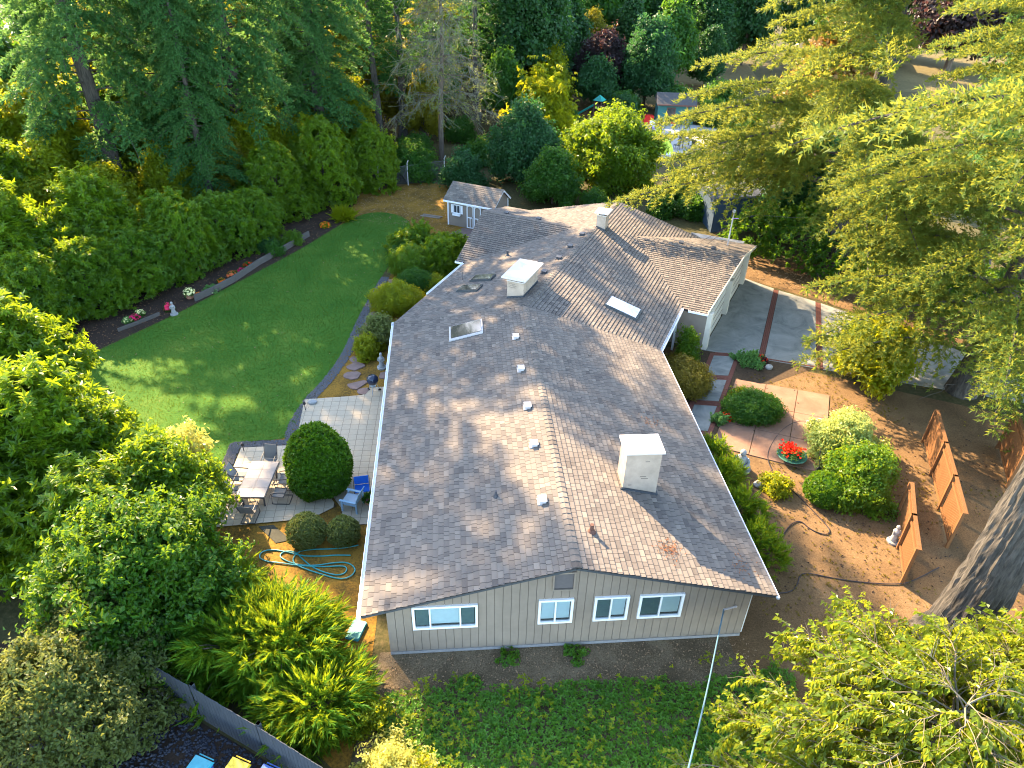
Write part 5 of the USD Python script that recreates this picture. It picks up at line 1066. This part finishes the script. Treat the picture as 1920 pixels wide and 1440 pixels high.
# ------------------------------------------------------------------ fences
def board_fence(name, label, pts, h, bw, gap, m, th=.022, cap=False, lean=0.0, post=2.2):
    t = thing(name, label, 'fence')
    for a, b in zip(pts[:-1], pts[1:]):
        a, b = np.array(a, float), np.array(b, float); L = np.linalg.norm(b-a); d = (b-a)/L; n = np.array([d[1], -d[0]]); rz = math.atan2(d[1], d[0])
        for k in range(int(L/(bw+gap))):
            p = a+d*((k+.5)*(bw+gap)); hh = h+rg.uniform(-.025, .02)
            obj('board', MB().box((*p, .06+hh/2), (bw, th, hh), rz+rg.normal(0, .012)).get(), m, t)
        for z in (.25, h-.22): obj('rail', MB().bar((*(a-n*.045), z), (*(b-n*.045), z), .05, .10).get(), m, t)
        for k in range(int(round(L/post))+1):
            p = a+d*min(L, k*L/max(1, round(L/post))); obj('post', MB().box((*(p-n*.075), (h+.1)/2), (.11, .11, h+.12), rz).get(), m, t)
        if cap: obj('cap_rail', MB().bar((*(a-d*.06), h+.10), (*(b+d*.06), h+.10), .14, .035).get(), m, t)
    return t
board_fence('board_fence', 'weathered blue grey board fence below the junipers at lower left', [(-14.6, 17.7), (-10.19, 14.87), (-8.36, 13.77), (-6.08, 12.36), (-3.4, 10.6)], 1.72, .135, .012, 'old_board')
board_fence('cedar_fence', 'nearest cedar slat panel beside the giant trunk', [(17.19, 17.73), (18.0, 19.5), (18.9, 21.3)], 1.85, .085, .028, 'cedar', cap=True)
board_fence('cedar_fence', 'longer sunlit cedar slat fence behind the nearest panel', [(20.08, 19.43), (21.0, 21.6), (21.9, 23.8), (22.9, 26.2)], 1.9, .085, .028, 'cedar', cap=True)
board_fence('cedar_fence', 'glowing orange cedar panel seen through fir branches at the right', [(25.0, 22.8), (26.4, 25.6)], 2.2, .085, .025, 'cedar', cap=True)
# ------------------------------------------------------------------ front yard on the right
t = thing('seated_statue', 'grey seated figure statue with round head on the front patio edge', 'statue', (*at(1386, 880)[:2], .03), 2.6)
obj('base', lathe([(0, 0), (.48, 0), (.50, .06), (.42, .10), (0, .10)], 18), 'statue_grey', t)
bod = trimesh.util.concatenate([trimesh.Trimesh(*blob((0, 0, .24), (.46, .36, .17), 3, .06, 1), process=False), trimesh.Trimesh(*blob((0, -.04, .52), (.27, .21, .32), 3, .05, 2), process=False)])
obj('body', bod, 'statue_grey', t, smooth=True)
for s_ in (-1, 1): obj('arm', MB().tube(smooth_line([(s_*.24, -.02, .70), (s_*.36, .02, .48), (s_*.22, .22, .32), (s_*.05, .30, .30)], 2), .07, 8).get(), 'statue_grey', t, smooth=40)
obj('head', blob((0, .0, .98), (.145, .16, .18), 3, .03, 3), 'statue_white', t, smooth=True)
p = at(1482, 862); t = thing('flower_bowl', 'shallow green bowl of red flowers on the front patio', 'planter', (p[0], p[1], .05))
obj('bowl', lathe([(0, 0), (.30, 0), (.36, .06), (.62, .24), (.70, .27), (.66, .28), (.52, .20), (0, .18)], 22), 'bowl_green', t, smooth=40)
P = rg.normal(0, .26, (150, 3)); P[:, 2] = .26+np.abs(P[:, 2])*.5; obj('foliage', scatter(TIP, P, rg.normal(0, .5, (150, 3))+[0, 0, 1], .13, rg), 'mint', t)
P = rg.normal(0, .22, (130, 3))+[-.12, .08, 0]; P[:, 2] = .38+np.abs(P[:, 2])*.8; obj('blossom', scatter([rosette(6, 1., .75, .2, .8, rg, 0)], P, rg.normal(0, .4, (130, 3))+[0, 0, 1], .09, rg), 'petal_red', t)
P = rg.normal(0, .10, (30, 3))+[.28, .05, 0]; P[:, 2] = .36+np.abs(P[:, 2]); obj('blossom', scatter([rosette(6, 1., .75, .2, .8, rg, 0)], P, rg.normal(0, .4, (30, 3))+[0, 0, 1], .08, rg), 'petal_orange', t, label='orange yellow blossoms')
p = at(1528, 800); t = thing('planter_tray', 'small rectangular tray of pebbles at the end of the patio hose', 'planter', (p[0], p[1], .05), .15)
obj('tray', MB().box((0, -.22, .12), (.8, .04, .24)).box((0, .22, .12), (.8, .04, .24)).box((-.38, 0, .12), (.04, .4, .24)).box((.38, 0, .12), (.04, .4, .24)).box((0, 0, .03), (.72, .4, .05)).get(), 'cream', t)
P = rg.uniform([-.34, -.18, .14], [.34, .18, .2], (70, 3)); ico = trimesh.creation.icosphere(0); obj('pebbles', scatter([(np.array(ico.vertices), np.array(ico.faces))], P, rg.normal(size=(70, 3)), .05, rg), 'pebble', t, kind='stuff')
dome('variegated_shrub', 'oval green and cream variegated shrub at the patio corner', (15.15, 29.0, 0), 1.35, 1.15, 1.1, 2400, .14, 'leaf_green', .35, 2.1, protos=LSM)
P = unit(rg.normal(size=(700, 3))); P[:, 2] = abs(P[:, 2]); o = obj('cream_tips', scatter(LSM, P*[1.2, 1.0, .75]+[15.35, 29.15, .38], P, .12, rg), 'variegated', stage.GetPrimAtPath('/World/variegated_shrub')) if False else None
shrub('patio_shrub', 'small golden sprig shrub touching the variegated one', (14.75, 30.1, 0), .55, .7, 500, LSM, .14, 'leaf_gold')
shrub('patio_shrub', 'mint green low perennial at the top of the walkway', (*at(1403, 681)[:2], 0), .85, .5, 700, TIP, .16, 'mint')
flowers('small red leaved plant at the foot of the brick band', at(1427, 678), .35, .4, 'leaf_purple', 'petal_red', ps=.06)
flowers('red flowers beside the walkway below the variegated shrub', at(1362, 786), .35, .4, 'leaf_green', 'petal_red', ps=.07)
shrub('patio_shrub', 'pale mint clump beside the red flowers at the walkway', (*at(1347, 792)[:2], 0), .42, .45, 350, TIP, .13, 'mint')
shrub('blossom_shrub', 'large shrub covered with creamy white blossom beside the patio', (18.35, 25.6, 0), 2.0, 2.1, 3000, LSM, .20, 'variegated', 60, .4)
shrub('yellow_shrub', 'large bright green shrub in front of the white blossom shrub', (17.7, 22.9, 0), 2.0, 2.3, 3400, LSM, .18, 'hedge', 80, .4)
dome('dark_ball_shrub', 'small dark green ball shrub left of the large bright shrub', (16.2, 22.6, 0), .95, .9, 1.2, 1500, .11, 'clip_green', .4, 2.1)
shrub('patio_shrub', 'small yellow and green perennial alone on the dirt', (*at(1453, 918)[:2], 0), .75, .7, 700, LSM, .14, 'leaf_lime')
for k, (x, y, r, h) in enumerate([(11.7, 25.2, .95, 1.4), (11.75, 23.4, 1.0, 1.5), (11.8, 21.4, 1.05, 1.5), (11.85, 19.3, 1.1, 1.6)]):
    shrub('eave_shrub', ['bright feathery shrub first from the walkway under the right eave', 'bright feathery shrub second from the walkway under the right eave', 'feathery shrub third from the walkway under the right eave', 'feathery shrub nearest the front corner under the right eave'][k], (x, y, 0), r, h, 900, PL, .34, 'juniper', 60, .3)
dome('brown_mound', 'brownish green mounded maple beside the walkway', (12.15, 31.6, 0), 1.35, 1.5, 1.5, 2600, .15, 'moss_mound', .35, 2.1, protos=LSM)
shrub('entry_shrub', 'small bright green tree beside the garage entrance', (13.15, 34.4, 0), .8, 2.2, 800, LSM, .18, 'hedge', 30, .4)
p = at(1423, 911); tag(obj('garden_rock', blob((p[0], p[1], .1), (.28, .2, .16), 2, .2, 8), 'stone', smooth=True), 'grey rock on the dirt left of the small perennial', 'rock')
p = at(1441, 691); tag(obj('garden_rock', blob((p[0], p[1], .1), (.22, .18, .17), 2, .2, 6), 'statue_white', smooth=True), 'small white rock near the foot of the brick band', 'rock')
p = at(1530, 893); t = thing('spade', 'black spade leaning by the small dark ball shrub', 'spade', (p[0], p[1], 0), .3)
obj('blade', blob((0, 0, .3), (.17, .05, .28), 2, .03), 'black_metal', t, smooth=True); obj('shaft', MB().tube([(0, 0, .55), (.12, .35, 1.35)], .018, 6).get(), 'black_metal', t)
# ground cover in front of the gable wall
GC = Polygon([(-2.6, 14.3), (0, 14.8), (3.5, 14.3), (6.5, 14.2), (8.4, 15.2), (10.2, 15.3), (11.2, 14), (10, 9), (4, 8), (-2.6, 9.2)])
x0, ya, x1, yb = GC.bounds; P = rg.uniform([x0, ya], [x1, yb], (34000, 2)); P = P[shapely.contains_xy(GC, P[:, 0], P[:, 1])]
dn = meshkit.fbm(np.column_stack([P*.7, 0*P[:, 0]]), 4, 2); edge = np.clip((14.9-P[:, 1])/1.8, 0, 1); P = P[(dn+.35*edge > .42+.25*(edge < .35))][:15000]
zz = .05+.30*meshkit.fbm(np.column_stack([P*1.1, 0*P[:, 0]]), 3, 6)*rg.uniform(.4, 1.1, len(P))
R4 = [rosette(4, 1., .62, .1, .7, rg, .1) for _ in range(4)]
obj('ground_cover', scatter(R4, np.column_stack([P, zz]), rg.normal(0, .35, (len(P), 3))+[0, 0, 1], .098*rg.uniform(.5, 1.35, len(P)), rg), 'cover', kind='stuff', label='thick green leafy ground cover in front of the gable wall', cat='ground cover')
P = rg.uniform([-2.9, 9.3], [11, 15.0], (1500, 2)); P = P[shapely.contains_xy(GC, P[:, 0], P[:, 1])]; P = P[meshkit.fbm(np.column_stack([P*1.3, 0*P[:, 0]]), 3, 12) > .5]
obj('weed_tips', scatter(R4, np.column_stack([P, np.full(len(P), .30)+rg.uniform(0, .12, len(P))]), rg.normal(0, .3, (len(P), 3))+[0, 0, 1], .12*rg.uniform(.6, 1.2, len(P)), rg), 'leaf_lime', kind='stuff', label='scattered yellow tipped weeds standing above the ground cover', cat='weeds')
shrub('weed_clump', 'pale sunlit weedy bush at the bottom left of the ground cover', (-2.2, 11.4, 0), 1.2, 1.2, 1500, LSM, .15, 'pale_leaf', 90, .5)
shrub('weed_clump', 'yellow green weedy bush at the bottom edge below the juniper', (-1.2, 10.6, 0), 1.1, 1.0, 1300, LSM, .15, 'leaf_lime', 80, .5)
shrub('weed_clump', 'thin leafy weeds beside the sunlit dirt left of the ground cover', (-3.1, 13.2, 0), .7, .9, 350, LSM, .14, 'leaf_lime', 40, .5)
for x, lb in ((1.6, 'left'), (3.9, 'right')): shrub('wall_weed', 'green weed tuft growing at the wall foot, '+lb+' of the two', (x, 15.40, 0), .45, .22, 170, R4, .10, 'cover', 4, .1)
# litter
def litter(name, label, poly, n, size, m, z=.03):
    x0, ya, x1, yb = poly.bounds; P = rg.uniform([x0, ya], [x1, yb], (n*4, 2)); P = P[shapely.contains_xy(poly, P[:, 0], P[:, 1])][:n]
    obj(name, scatter([(leaf_v(1, .55, .1, .2), LF), (leaf_v(1, .4, .3, .3), LF)], np.column_stack([P, np.full(len(P), z)]), rg.normal(0, .3, (len(P), 3))+[0, 0, 1], size*rg.uniform(.5, 1.3, len(P)), rg), m, kind='stuff', label=label, cat='leaf litter')
plain('litter_brown', (.14, .075, .035), .9, var=.5, scale=30); plain('litter_dark', (.05, .03, .02), .9, var=.4, scale=30); plain('litter_tan', (.34, .22, .12), .9, var=.4, scale=30)
litter('fallen_leaves', 'fallen brown leaves along the dark flower bed', BED, 2600, .13, 'litter_brown')
litter('fallen_cones', 'dark cones and leaves scattered over the front dirt yard', Polygon([(10.8, 17), (17, 16.5), (24, 14), (26, 26), (15, 34), (11.5, 26)]), 1500, .11, 'litter_dark')
litter('dry_leaves', 'tan dry leaves over the strip of soil beside the driveway', Polygon([(20.2, 45), (24, 41.5), (31, 34.5), (36, 31), (37, 34), (28, 43), (22, 49)]), 1800, .12, 'litter_tan')
litter('moss_leaves', 'dry leaves on the mossy ground beside the lawn end', Polygon([(-9, 56), (-8, 64), (-2, 65), (3, 60), (-1, 52), (-3, 55)]), 1600, .13, 'litter_tan')
litter('lawn_leaves', 'few yellow leaves dropped on the lawn', LAWN, 260, .10, 'litter_tan', .05)

# ------------------------------------------------------------------ garden shed
sp0, sp1 = np.array([-.35, 55.35]), np.array([3.15, 53.42]); se = (sp1-sp0)/np.linalg.norm(sp1-sp0); sn = np.array([-se[1], se[0]]); SW = np.linalg.norm(sp1-sp0)
shed = thing('garden_shed', 'small taupe garden shed with white trim at the end of the lawn', 'shed', (*sp0, 0), math.atan2(se[1], se[0]))
SD, SH, SR = 2.7, 2.12, 3.05
obj('wall', MB().add([(0, 0, 0), (SW, 0, 0), (SW, SD, 0), (0, SD, 0), (0, 0, SH), (SW, 0, SH), (SW, SD, SH-.1), (0, SD, SH-.1), (0, 1.5, SR-.06), (SW, 1.5, SR-.06)], [[0, 1, 5, 4], [1, 2, 6, 5], [2, 3, 7, 6], [3, 0, 4, 7], [4, 5, 9, 8], [6, 7, 8, 9], [5, 6, 9, 9], [7, 4, 8, 8]]).get(), 'siding', shed)
rf = MB()
for ya, za, yb_, zb in ((-.25, SH-.05, 1.5, SR), (1.5, SR, SD+.2, SH-.15)):
    rf.add([(-.25, ya, za), (SW+.2, ya, za), (SW+.2, yb_, zb), (-.25, yb_, zb), (-.25, ya, za-.07), (SW+.2, ya, za-.07), (SW+.2, yb_, zb-.07), (-.25, yb_, zb-.07)], [[0, 1, 2, 3], [7, 6, 5, 4], [0, 4, 5, 1], [1, 5, 6, 2], [2, 6, 7, 3], [3, 7, 4, 0]])
srf = obj('roof', rf.get(), 'deck', shed); sb = MB(); st_ = []
for ya, za, yb_, zb in ((-.27, SH-.05, 1.5, SR), (SD+.22, SH-.15, 1.5, SR)):
    L = math.hypot(yb_-ya, zb-za); n = int(L/.17)
    for r_ in range(n):
        x = -.27-rg.uniform(0, .3)
        while x < SW+.22:
            xa, xb = max(x, -.27), min(x+.30, SW+.22); x += .31
            if xb-xa < .05: continue
            f = lambda q, up: (ya+(yb_-ya)*q, za+(zb-za)*q+up)
            a, b2_ = r_/n, min(1, (r_+1.05)/n); v = [(xa, *f(a, .03)), (xb, *f(a, .03)), (xb, *f(b2_, .01)), (xa, *f(b2_, .01)), (xa, *f(a, -.0)), (xb, *f(a, -.0))]
            sb.add(v, [[0, 1, 2, 3], [4, 5, 1, 0]]); st_.append(np.full(6, np.clip(rg.normal(.55, .2), 0, 1)))
obj('shingles', sb.get(), 'shingle', srf, kind='stuff', tone=np.concatenate(st_))
tr = MB()
for x in (.05, SW-.05): tr.box((x, -.02, SH/2), (.10, .05, SH))
tr.box((SW/2, -.26, SH-.11), (SW+.45, .03, .14)); tr.box((SW+.02, .05, SH/2), (.05, .10, SH)).box((SW+.02, SD-.05, SH/2-.05), (.05, .10, SH-.1))
tr.bar((SW+.18, -.2, SH-.1), (SW+.18, 1.5, SR-.06), .04, .12).bar((SW+.18, 1.5, SR-.06), (SW+.18, SD+.15, SH-.18), .04, .12)
obj('trim', tr.get(), 'trim_white', shed)
w = obj('window', MB().box((.85, -.03, 1.10), (.62, .06, .06)).box((.85, -.03, 1.74), (.62, .06, .06)).box((.57, -.03, 1.42), (.06, .06, .58)).box((1.13, -.03, 1.42), (.06, .06, .58)).box((.85, -.03, 1.42), (.035, .05, .58)).get(), 'trim_white', shed)
obj('pane', MB().box((.85, -.012, 1.42), (.5, .012, .58)).get(), 'room_dark', w); obj('flower_box', MB().box((.85, -.14, 1.0), (.66, .2, .14)).get(), 'trim_white', w)
for x in (.42, 1.28): obj('shutter', MB().box((x, -.03, 1.42), (.16, .05, .68)).get(), 'trim_white', w)
for k, x0_ in enumerate((1.72, 2.36)):
    d = obj('door', MB().box((x0_+.30, -.02, .98), (.60, .03, 1.84)).get(), 'siding', shed); m = MB()
    for x in (x0_+.04, x0_+.56): m.box((x, -.05, .98), (.075, .03, 1.86))
    for z in (.09, .92): m.box((x0_+.30, -.05, z), (.45, .03, .075))
    m.box((x0_+.30, -.05, .5), (.05, .03, .74))
    ar = [(x0_+.30+.25*math.cos(a), 1.60+.24*math.sin(a)) for a in np.linspace(0, math.pi, 9)]; pl_ = Polygon([(x0_+.07, 1.6), *ar[::-1], (x0_+.53, 1.6), (x0_+.53, 1.9), (x0_+.07, 1.9)]).buffer(0)
    v, f = MB().prism(pl_, 0, .03).get(); m.add(np.column_stack([v[:, 0], -.035-v[:, 2], v[:, 1]]), f)
    obj('trim', m.get(), 'trim_white', d)
    if k == 0: obj('handle', MB().box((x0_+.53, -.08, .98), (.03, .03, .14)).get(), 'black_metal', d)
obj('gutter', MB().box((SW/2, -.30, SH-.07), (SW+.4, .09, .08)).get(), 'gutter_white', shed)
pv = thing('shed_path', None, None, kind='structure'); obj('slab', sheet(Polygon([tuple(sp0+se*1.4-sn*.1), tuple(sp1-sn*.1), (2.6, 50.8), (-.9, 52.6)]), .016), 'flagstone', pv)
tag(obj('lumber_stack', MB().bar((-2.6, 57.2, .05), (-1.0, 56.6, .05), .16, .06).bar((-2.4, 57.45, .05), (-.8, 56.85, .05), .16, .06).bar((-2.3, 57.3, .12), (-.9, 56.7, .12), .14, .05).get(), 'siding', kind='stuff'), 'few grey boards stacked left of the shed', 'boards')
# wire fence
wf = thing('wire_fence', 'dark chain wire fence with pale posts beyond the lawn end', 'fence')
for a, b in (((-6.4, 63.6), (-3.9, 64.8)), ((-3.9, 64.8), (-.6, 66.2))):
    a, b = np.array(a), np.array(b); m = MB(); L = np.linalg.norm(b-a)
    for k in range(int(L/.11)):
        for s_ in (0, 1):
            q0 = a+(b-a)*(k*.11/L); q1 = a+(b-a)*(min(1, (k*.11+.9)/L)); q0, q1 = (q0, q1) if s_ else (q1, q0)
            m.bar((*q0, .05), (*q1, 1.75), .012)
    obj('wire_mesh', m.get(), 'wire_mesh', wf, kind='stuff'); obj('rail', MB().bar((*a, 1.78), (*b, 1.78), .045).get(), 'wire_mesh', wf)
for q in ((-6.4, 63.6), (-3.9, 64.8), (-.6, 66.2)): obj('post', MB().tube([(*q, 0), (*q, 2.0), (q[0]+.12, q[1]-.1, 2.25)], .045, 8).get(), 'vent_metal', wf)

# ------------------------------------------------------------------ neighbours
obj('neighbour_patio', MB().prism(Polygon(gp((1172, 232), (1225, 225), (1345, 240), (1340, 262), (1295, 302), (1200, 292), (1165, 250))), 0, .04).get(), 'patio_far', kind='structure')
obj('play_dirt', sheet(Polygon(gp((1050, 250), (1060, 205), (1180, 195), (1190, 240), (1160, 290), (1090, 290))), .012), 'needle_litter', kind='structure')
obj('dry_lawn', sheet(Polygon(gp((1255, 170), (1265, 118), (1400, 118), (1430, 160), (1340, 185))), .012), 'dry_grass', kind='structure')
obj('dry_lawn', sheet(Polygon(gp((1640, 170), (1650, 105), (1800, 100), (1915, 110), (1915, 165), (1780, 175))), .012), 'dry_grass', kind='structure')
ph = thing('playhouse', 'teal green board playhouse with dark roof and window on the neighbouring patio', 'playhouse', (24.2, 86.0, 0), -.16)
obj('wall', MB().box((2.1, 1.5, 1.15), (4.2, 3.0, 2.3)).get(), 'play_green', ph)
obj('roof', MB().add([(-.2, -.25, 2.25), (4.4, -.25, 2.25), (4.4, 1.5, 3.25), (-.2, 1.5, 3.25), (4.4, 3.25, 2.25), (-.2, 3.25, 2.25), (-.2, -.25, 2.1), (4.4, -.25, 2.1)], [[0, 1, 2, 3], [3, 2, 4, 5], [6, 7, 1, 0], [0, 3, 5, 5], [1, 4, 2, 2]]).get(), 'play_roof', ph)
obj('fascia', MB().box((2.1, -.27, 2.2), (4.6, .04, .16)).get(), 'brown_trim', ph)
w = obj('window', MB().box((1.55, -.03, 1.05), (1.0, .06, .1)).box((1.55, -.03, 1.85), (1.0, .06, .1)).box((1.1, -.03, 1.45), (.1, .06, .7)).box((2.0, -.03, 1.45), (.1, .06, .7)).get(), 'brown_trim', ph); obj('pane', MB().box((1.55, -.012, 1.45), (.8, .015, .7)).get(), 'skylight_glass', w)
obj('corner_post', MB().box((3.4, -.06, 1.1), (.12, .08, 2.2)).get(), 'brown_trim', ph)
def at2(px, py): return (*at(px, py)[:2], .04)
t = thing('toy_box', 'bright red toy box left of the playhouse', 'box', at2(1214, 232)); obj('body', MB().box((0, 0, .42), (1.15, .7, .84)).get(), 'plastic_red', t); obj('lid', MB().box((0, 0, .87), (1.2, .75, .07)).get(), 'plastic_red', t)
t = thing('toy_easel', 'white toy easel with a yellow panel at the patio corner', 'easel', at2(1187, 247), .3); obj('panel', MB().box((0, 0, .65), (.75, .08, 1.3)).get(), 'trim_white', t); obj('picture', MB().box((.05, -.05, .35), (.5, .02, .45)).get(), 'bin_yellow', t)
for px, py, m, lb in [(1222, 247, 'plastic_violet', 'violet and white toy chair in front of the red box'), (1241, 239, 'plastic_blue', 'low blue toy wagon at the foot of the playhouse'), (1262, 237, 'plastic_red', 'small red and white toy by the playhouse wall')]:
    t = thing('toy_chair' if 'chair' in lb else 'toy_cart', lb, 'toy', at2(px, py), rg.uniform(-.5, .5)); obj('seat', MB().box((0, 0, .38), (.6, .6, .1)).get(), m, t)
    if 'chair' in lb: obj('backrest', MB().box((0, .28, .75), (.6, .08, .7)).get(), 'trim_white', t)
    for i in (-1, 1):
        for j in (-1, 1): obj('leg', MB().box((i*.25, j*.25, .17), (.08, .08, .34)).get(), 'trim_white', t)
t = thing('play_tent', 'lime and white two peaked play tent on the neighbouring patio', 'tent', at2(1236, 287), .2)
for k, x in enumerate((-.55, .6)): obj('cone', lathe([(.95, 0), (.85, .5), (.06, 1.75), (0, 1.78)], 8, (x, 0, 0)), 'tent_lime', t); obj('flap', MB().add([(x-.3, -.93, .02), (x+.25, -.95, .02), (x, -.12, 1.72)], [[0, 1, 2]]).get(), 'trim_white', t)
t = thing('outdoor_table', 'dark outdoor table with chairs in front of the playhouse patio', 'table', at2(1285, 276), .3); obj('tabletop', MB().box((0, 0, .74), (1.5, .95, .05)).get(), 'black_metal', t)
for i in (-1, 1):
    for j in (-1, 1): obj('leg', MB().box((i*.65, j*.4, .36), (.06, .06, .72)).get(), 'black_metal', t)
for k, (px, py, rz) in enumerate([(1268, 280, 1.6), (1278, 266, 3.1), (1298, 282, 0.)]):
    t = thing('outdoor_chair', ['dark chair at the left end of the outdoor table', 'dark chair on the far side of the outdoor table', 'dark chair on the near side of the outdoor table'][k], 'chair', at2(px, py), rz)
    obj('seat', MB().box((0, 0, .43), (.55, .55, .05)).get(), 'black_metal', t); obj('backrest', MB().box((0, -.27, .78), (.55, .04, .6)).get(), 'black_metal', t)
    for i in (-1, 1):
        for j in (-1, 1): obj('leg', MB().box((i*.24, j*.24, .2), (.04, .04, .4)).get(), 'black_metal', t)
p = at(1100, 222); sl = thing('slide', 'dark green playground slide behind the weeping maple', 'slide', (p[0], p[1], 0), 2.5)
obj('chute', MB().bar((1.4, 0, .15), (-1.0, 0, 1.7), .55, .06).bar((1.4, .28, .25), (-1.0, .28, 1.8), .05, .2).bar((1.4, -.28, .25), (-1.0, -.28, 1.8), .05, .2).get(), 'plastic_green', sl)
obj('platform', MB().box((-1.5, 0, 1.65), (1.0, .9, .1)).get(), 'brown_trim', sl)
for i in (-1.95, -1.05):
    for j in (-.4, .4): obj('post', MB().box((i, j, 1.1), (.1, .1, 2.2)).get(), 'brown_trim', sl)
obj('canopy', MB().add([(-2.1, -.6, 2.3), (-.9, -.6, 2.3), (-.9, .6, 2.3), (-2.1, .6, 2.3), (-1.5, 0, 2.9)], [[0, 1, 4, 4], [1, 2, 4, 4], [2, 3, 4, 4], [3, 0, 4, 4]]).get(), 'plastic_green', sl)
def far_house(label, corners, zt_, wallm, roofm, edge=None, drop=.45):
    t = thing('neighbour_house', label, 'house'); P = Polygon([c[:2] for c in corners]); c = np.array(P.centroid.coords[0])
    q = np.array(P.exterior.coords)[:-1]; n = len(q); r = c+(q-c)*.35; b = MB()
    v = np.vstack([np.column_stack([q, np.full(n, zt_)]), np.column_stack([r, np.full(n, zt_+1.1)]), np.column_stack([q, np.full(n, zt_-.15)])])
    b.add(v, [[i, (i+1) % n, n+(i+1) % n, n+i] for i in range(n)]+[[2*n+i, 2*n+(i+1) % n, (i+1) % n, i] for i in range(n)]+[[n, n+i, n+i+1, n+i+1] for i in range(1, n-1)])
    obj('roof', b.get(), roofm, t); obj('wall', MB().prism(P.buffer(-drop), 0, zt_-.12).get(), wallm, t)
    if edge:
        a, e = corners[edge[0]], corners[edge[1]]; obj('gutter', MB().bar((*a[:2], zt_-.05), (*e[:2], zt_-.05), .16, .15).get(), 'gutter_white', t)
    return t
far_house('grey roofed dark blue neighbouring house behind the fir limbs', [at(1298, 327, 3), at(1352, 286, 3), at(1450, 284, 3), at(1446, 366, 3), at(1338, 372, 3)], 3.0, 'house_blue', 'roof_grey', (0, 1))
far_house('blue grey roofed house at the top right beside the dark purple tree', [at(1566, 70, 4), at(1610, 44, 4), at(1652, 62, 4), at(1668, 98, 4), at(1648, 142, 4), at(1585, 128, 4)], 4.0, 'house_tan', 'roof_grey', (3, 4))
far_house('pale roofed house in the top left corner behind the firs', [at(-30, 60, 4), at(40, 42, 4), at(112, 44, 4), at(100, 66, 4), at(10, 84, 4)], 4.0, 'house_tan', 'roof_pale', (3, 4))
far_house('pale grey roofed house at the top left right of the dark fir', [at(300, 42, 4), at(360, 26, 4), at(430, 38, 4), at(400, 66, 4), at(330, 70, 4)], 4.0, 'house_tan', 'roof_pale')
obj('far_road', sheet(Polygon(gp((-40, 110), (120, 82), (300, 60), (470, 40), (470, 60), (320, 90), (130, 118), (-40, 150))), .012), 'road_pale', kind='structure')
def car(label, px, py, rz, m):
    p = at(px, py); t = thing('parked_car', label, 'car', (p[0], p[1], .012), rz)
    prof = [(-2.2, .35), (2.2, .35), (2.25, .75), (1.3, .92), (.6, 1.42), (-1.2, 1.45), (-1.9, .95), (-2.25, .85)]
    v, f = MB().prism(prof, -.85, .85).get(); obj('body', (np.column_stack([v[:, 0], v[:, 2], v[:, 1]]), f[:, ::-1]), m, t)
    for s_ in (-1, 1): obj('side_window', MB().add([(-1.05, s_*.856, .98), (1.05, s_*.856, .98), (.55, s_*.856, 1.35), (-1.0, s_*.856, 1.38)], [[0, 1, 2, 3]]).get(), 'skylight_glass', t)
    for i in (-1.35, 1.4):
        for s_ in (-1, 1): obj('wheel', MB().tube([(i, s_*.75, .33), (i, s_*.9, .33)], .33, 14).get(), 'tyre', t)
car('dark car parked on the dry lawn beside the blue grey roofed house', 1676, 122, 1.1, 'car_paint')
car('white car on the pale far road at the top left', 215, 88, .4, 'car_white')

# needle litter caught on the roof
def roof_litter(name, label, px, py, n, rad, u):
    c = on_plane(px, py, (cx, 20, zr), (ms, 0, 1)); P = c[:2]+rg.normal(0, 1, (n, 2))*rad; P = P[P[:, 0] > cx+.3]
    obj(name, scatter([(leaf_v(1, .28, .1, .2), LF)], np.column_stack([P, [zN(q)+.05 for q in P]]), rg.normal(0, .3, (len(P), 3))+[0, 0, 1], .10*rg.uniform(.5, 1.3, len(P)), rg), 'litter_rust', kind='stuff', label=label, cat='leaf litter')
plain('litter_rust', (.30, .12, .045), .9, var=.4, scale=30)
roof_litter('roof_needles', 'small patch of rusty needles on the roof between chimney and front edge', 1252, 1030, 170, .22, 0)
roof_litter('roof_needles', 'few rusty needles on the roof near the right eave corner', 1390, 1062, 60, .30, 0)
roof_litter('roof_needles', 'few rusty needles on the roof right of the near chimney', 1215, 792, 50, .28, 0)
litter('wall_litter', 'dead leaves on the bare soil strip along the gable wall', Polygon([(-2.8, 13.6), (10.4, 13.8), (10.2, 15.7), (-2.6, 15.7)]), 1300, .09, 'litter_tan', .02)
P = rg.uniform([11.2, 16.2], [26, 33], (5000, 2)); P = P[meshkit.fbm(np.column_stack([P*.45, 0*P[:, 0]]), 3, 31) > .54][:1500]
P = P[~shapely.contains_xy(Polygon([ca, cb, cc, cd]).buffer(.1), P[:, 0], P[:, 1])]
obj('yard_weeds', scatter(GRASSY, np.column_stack([P, np.full(len(P), .015)]), rg.normal(0, .3, (len(P), 3))+[0, 0, 1], .09*rg.uniform(.5, 1.5, len(P)), rg), 'moss_mound', kind='stuff', label='sparse dry grass tufts scattered over the front dirt yard', cat='weeds')
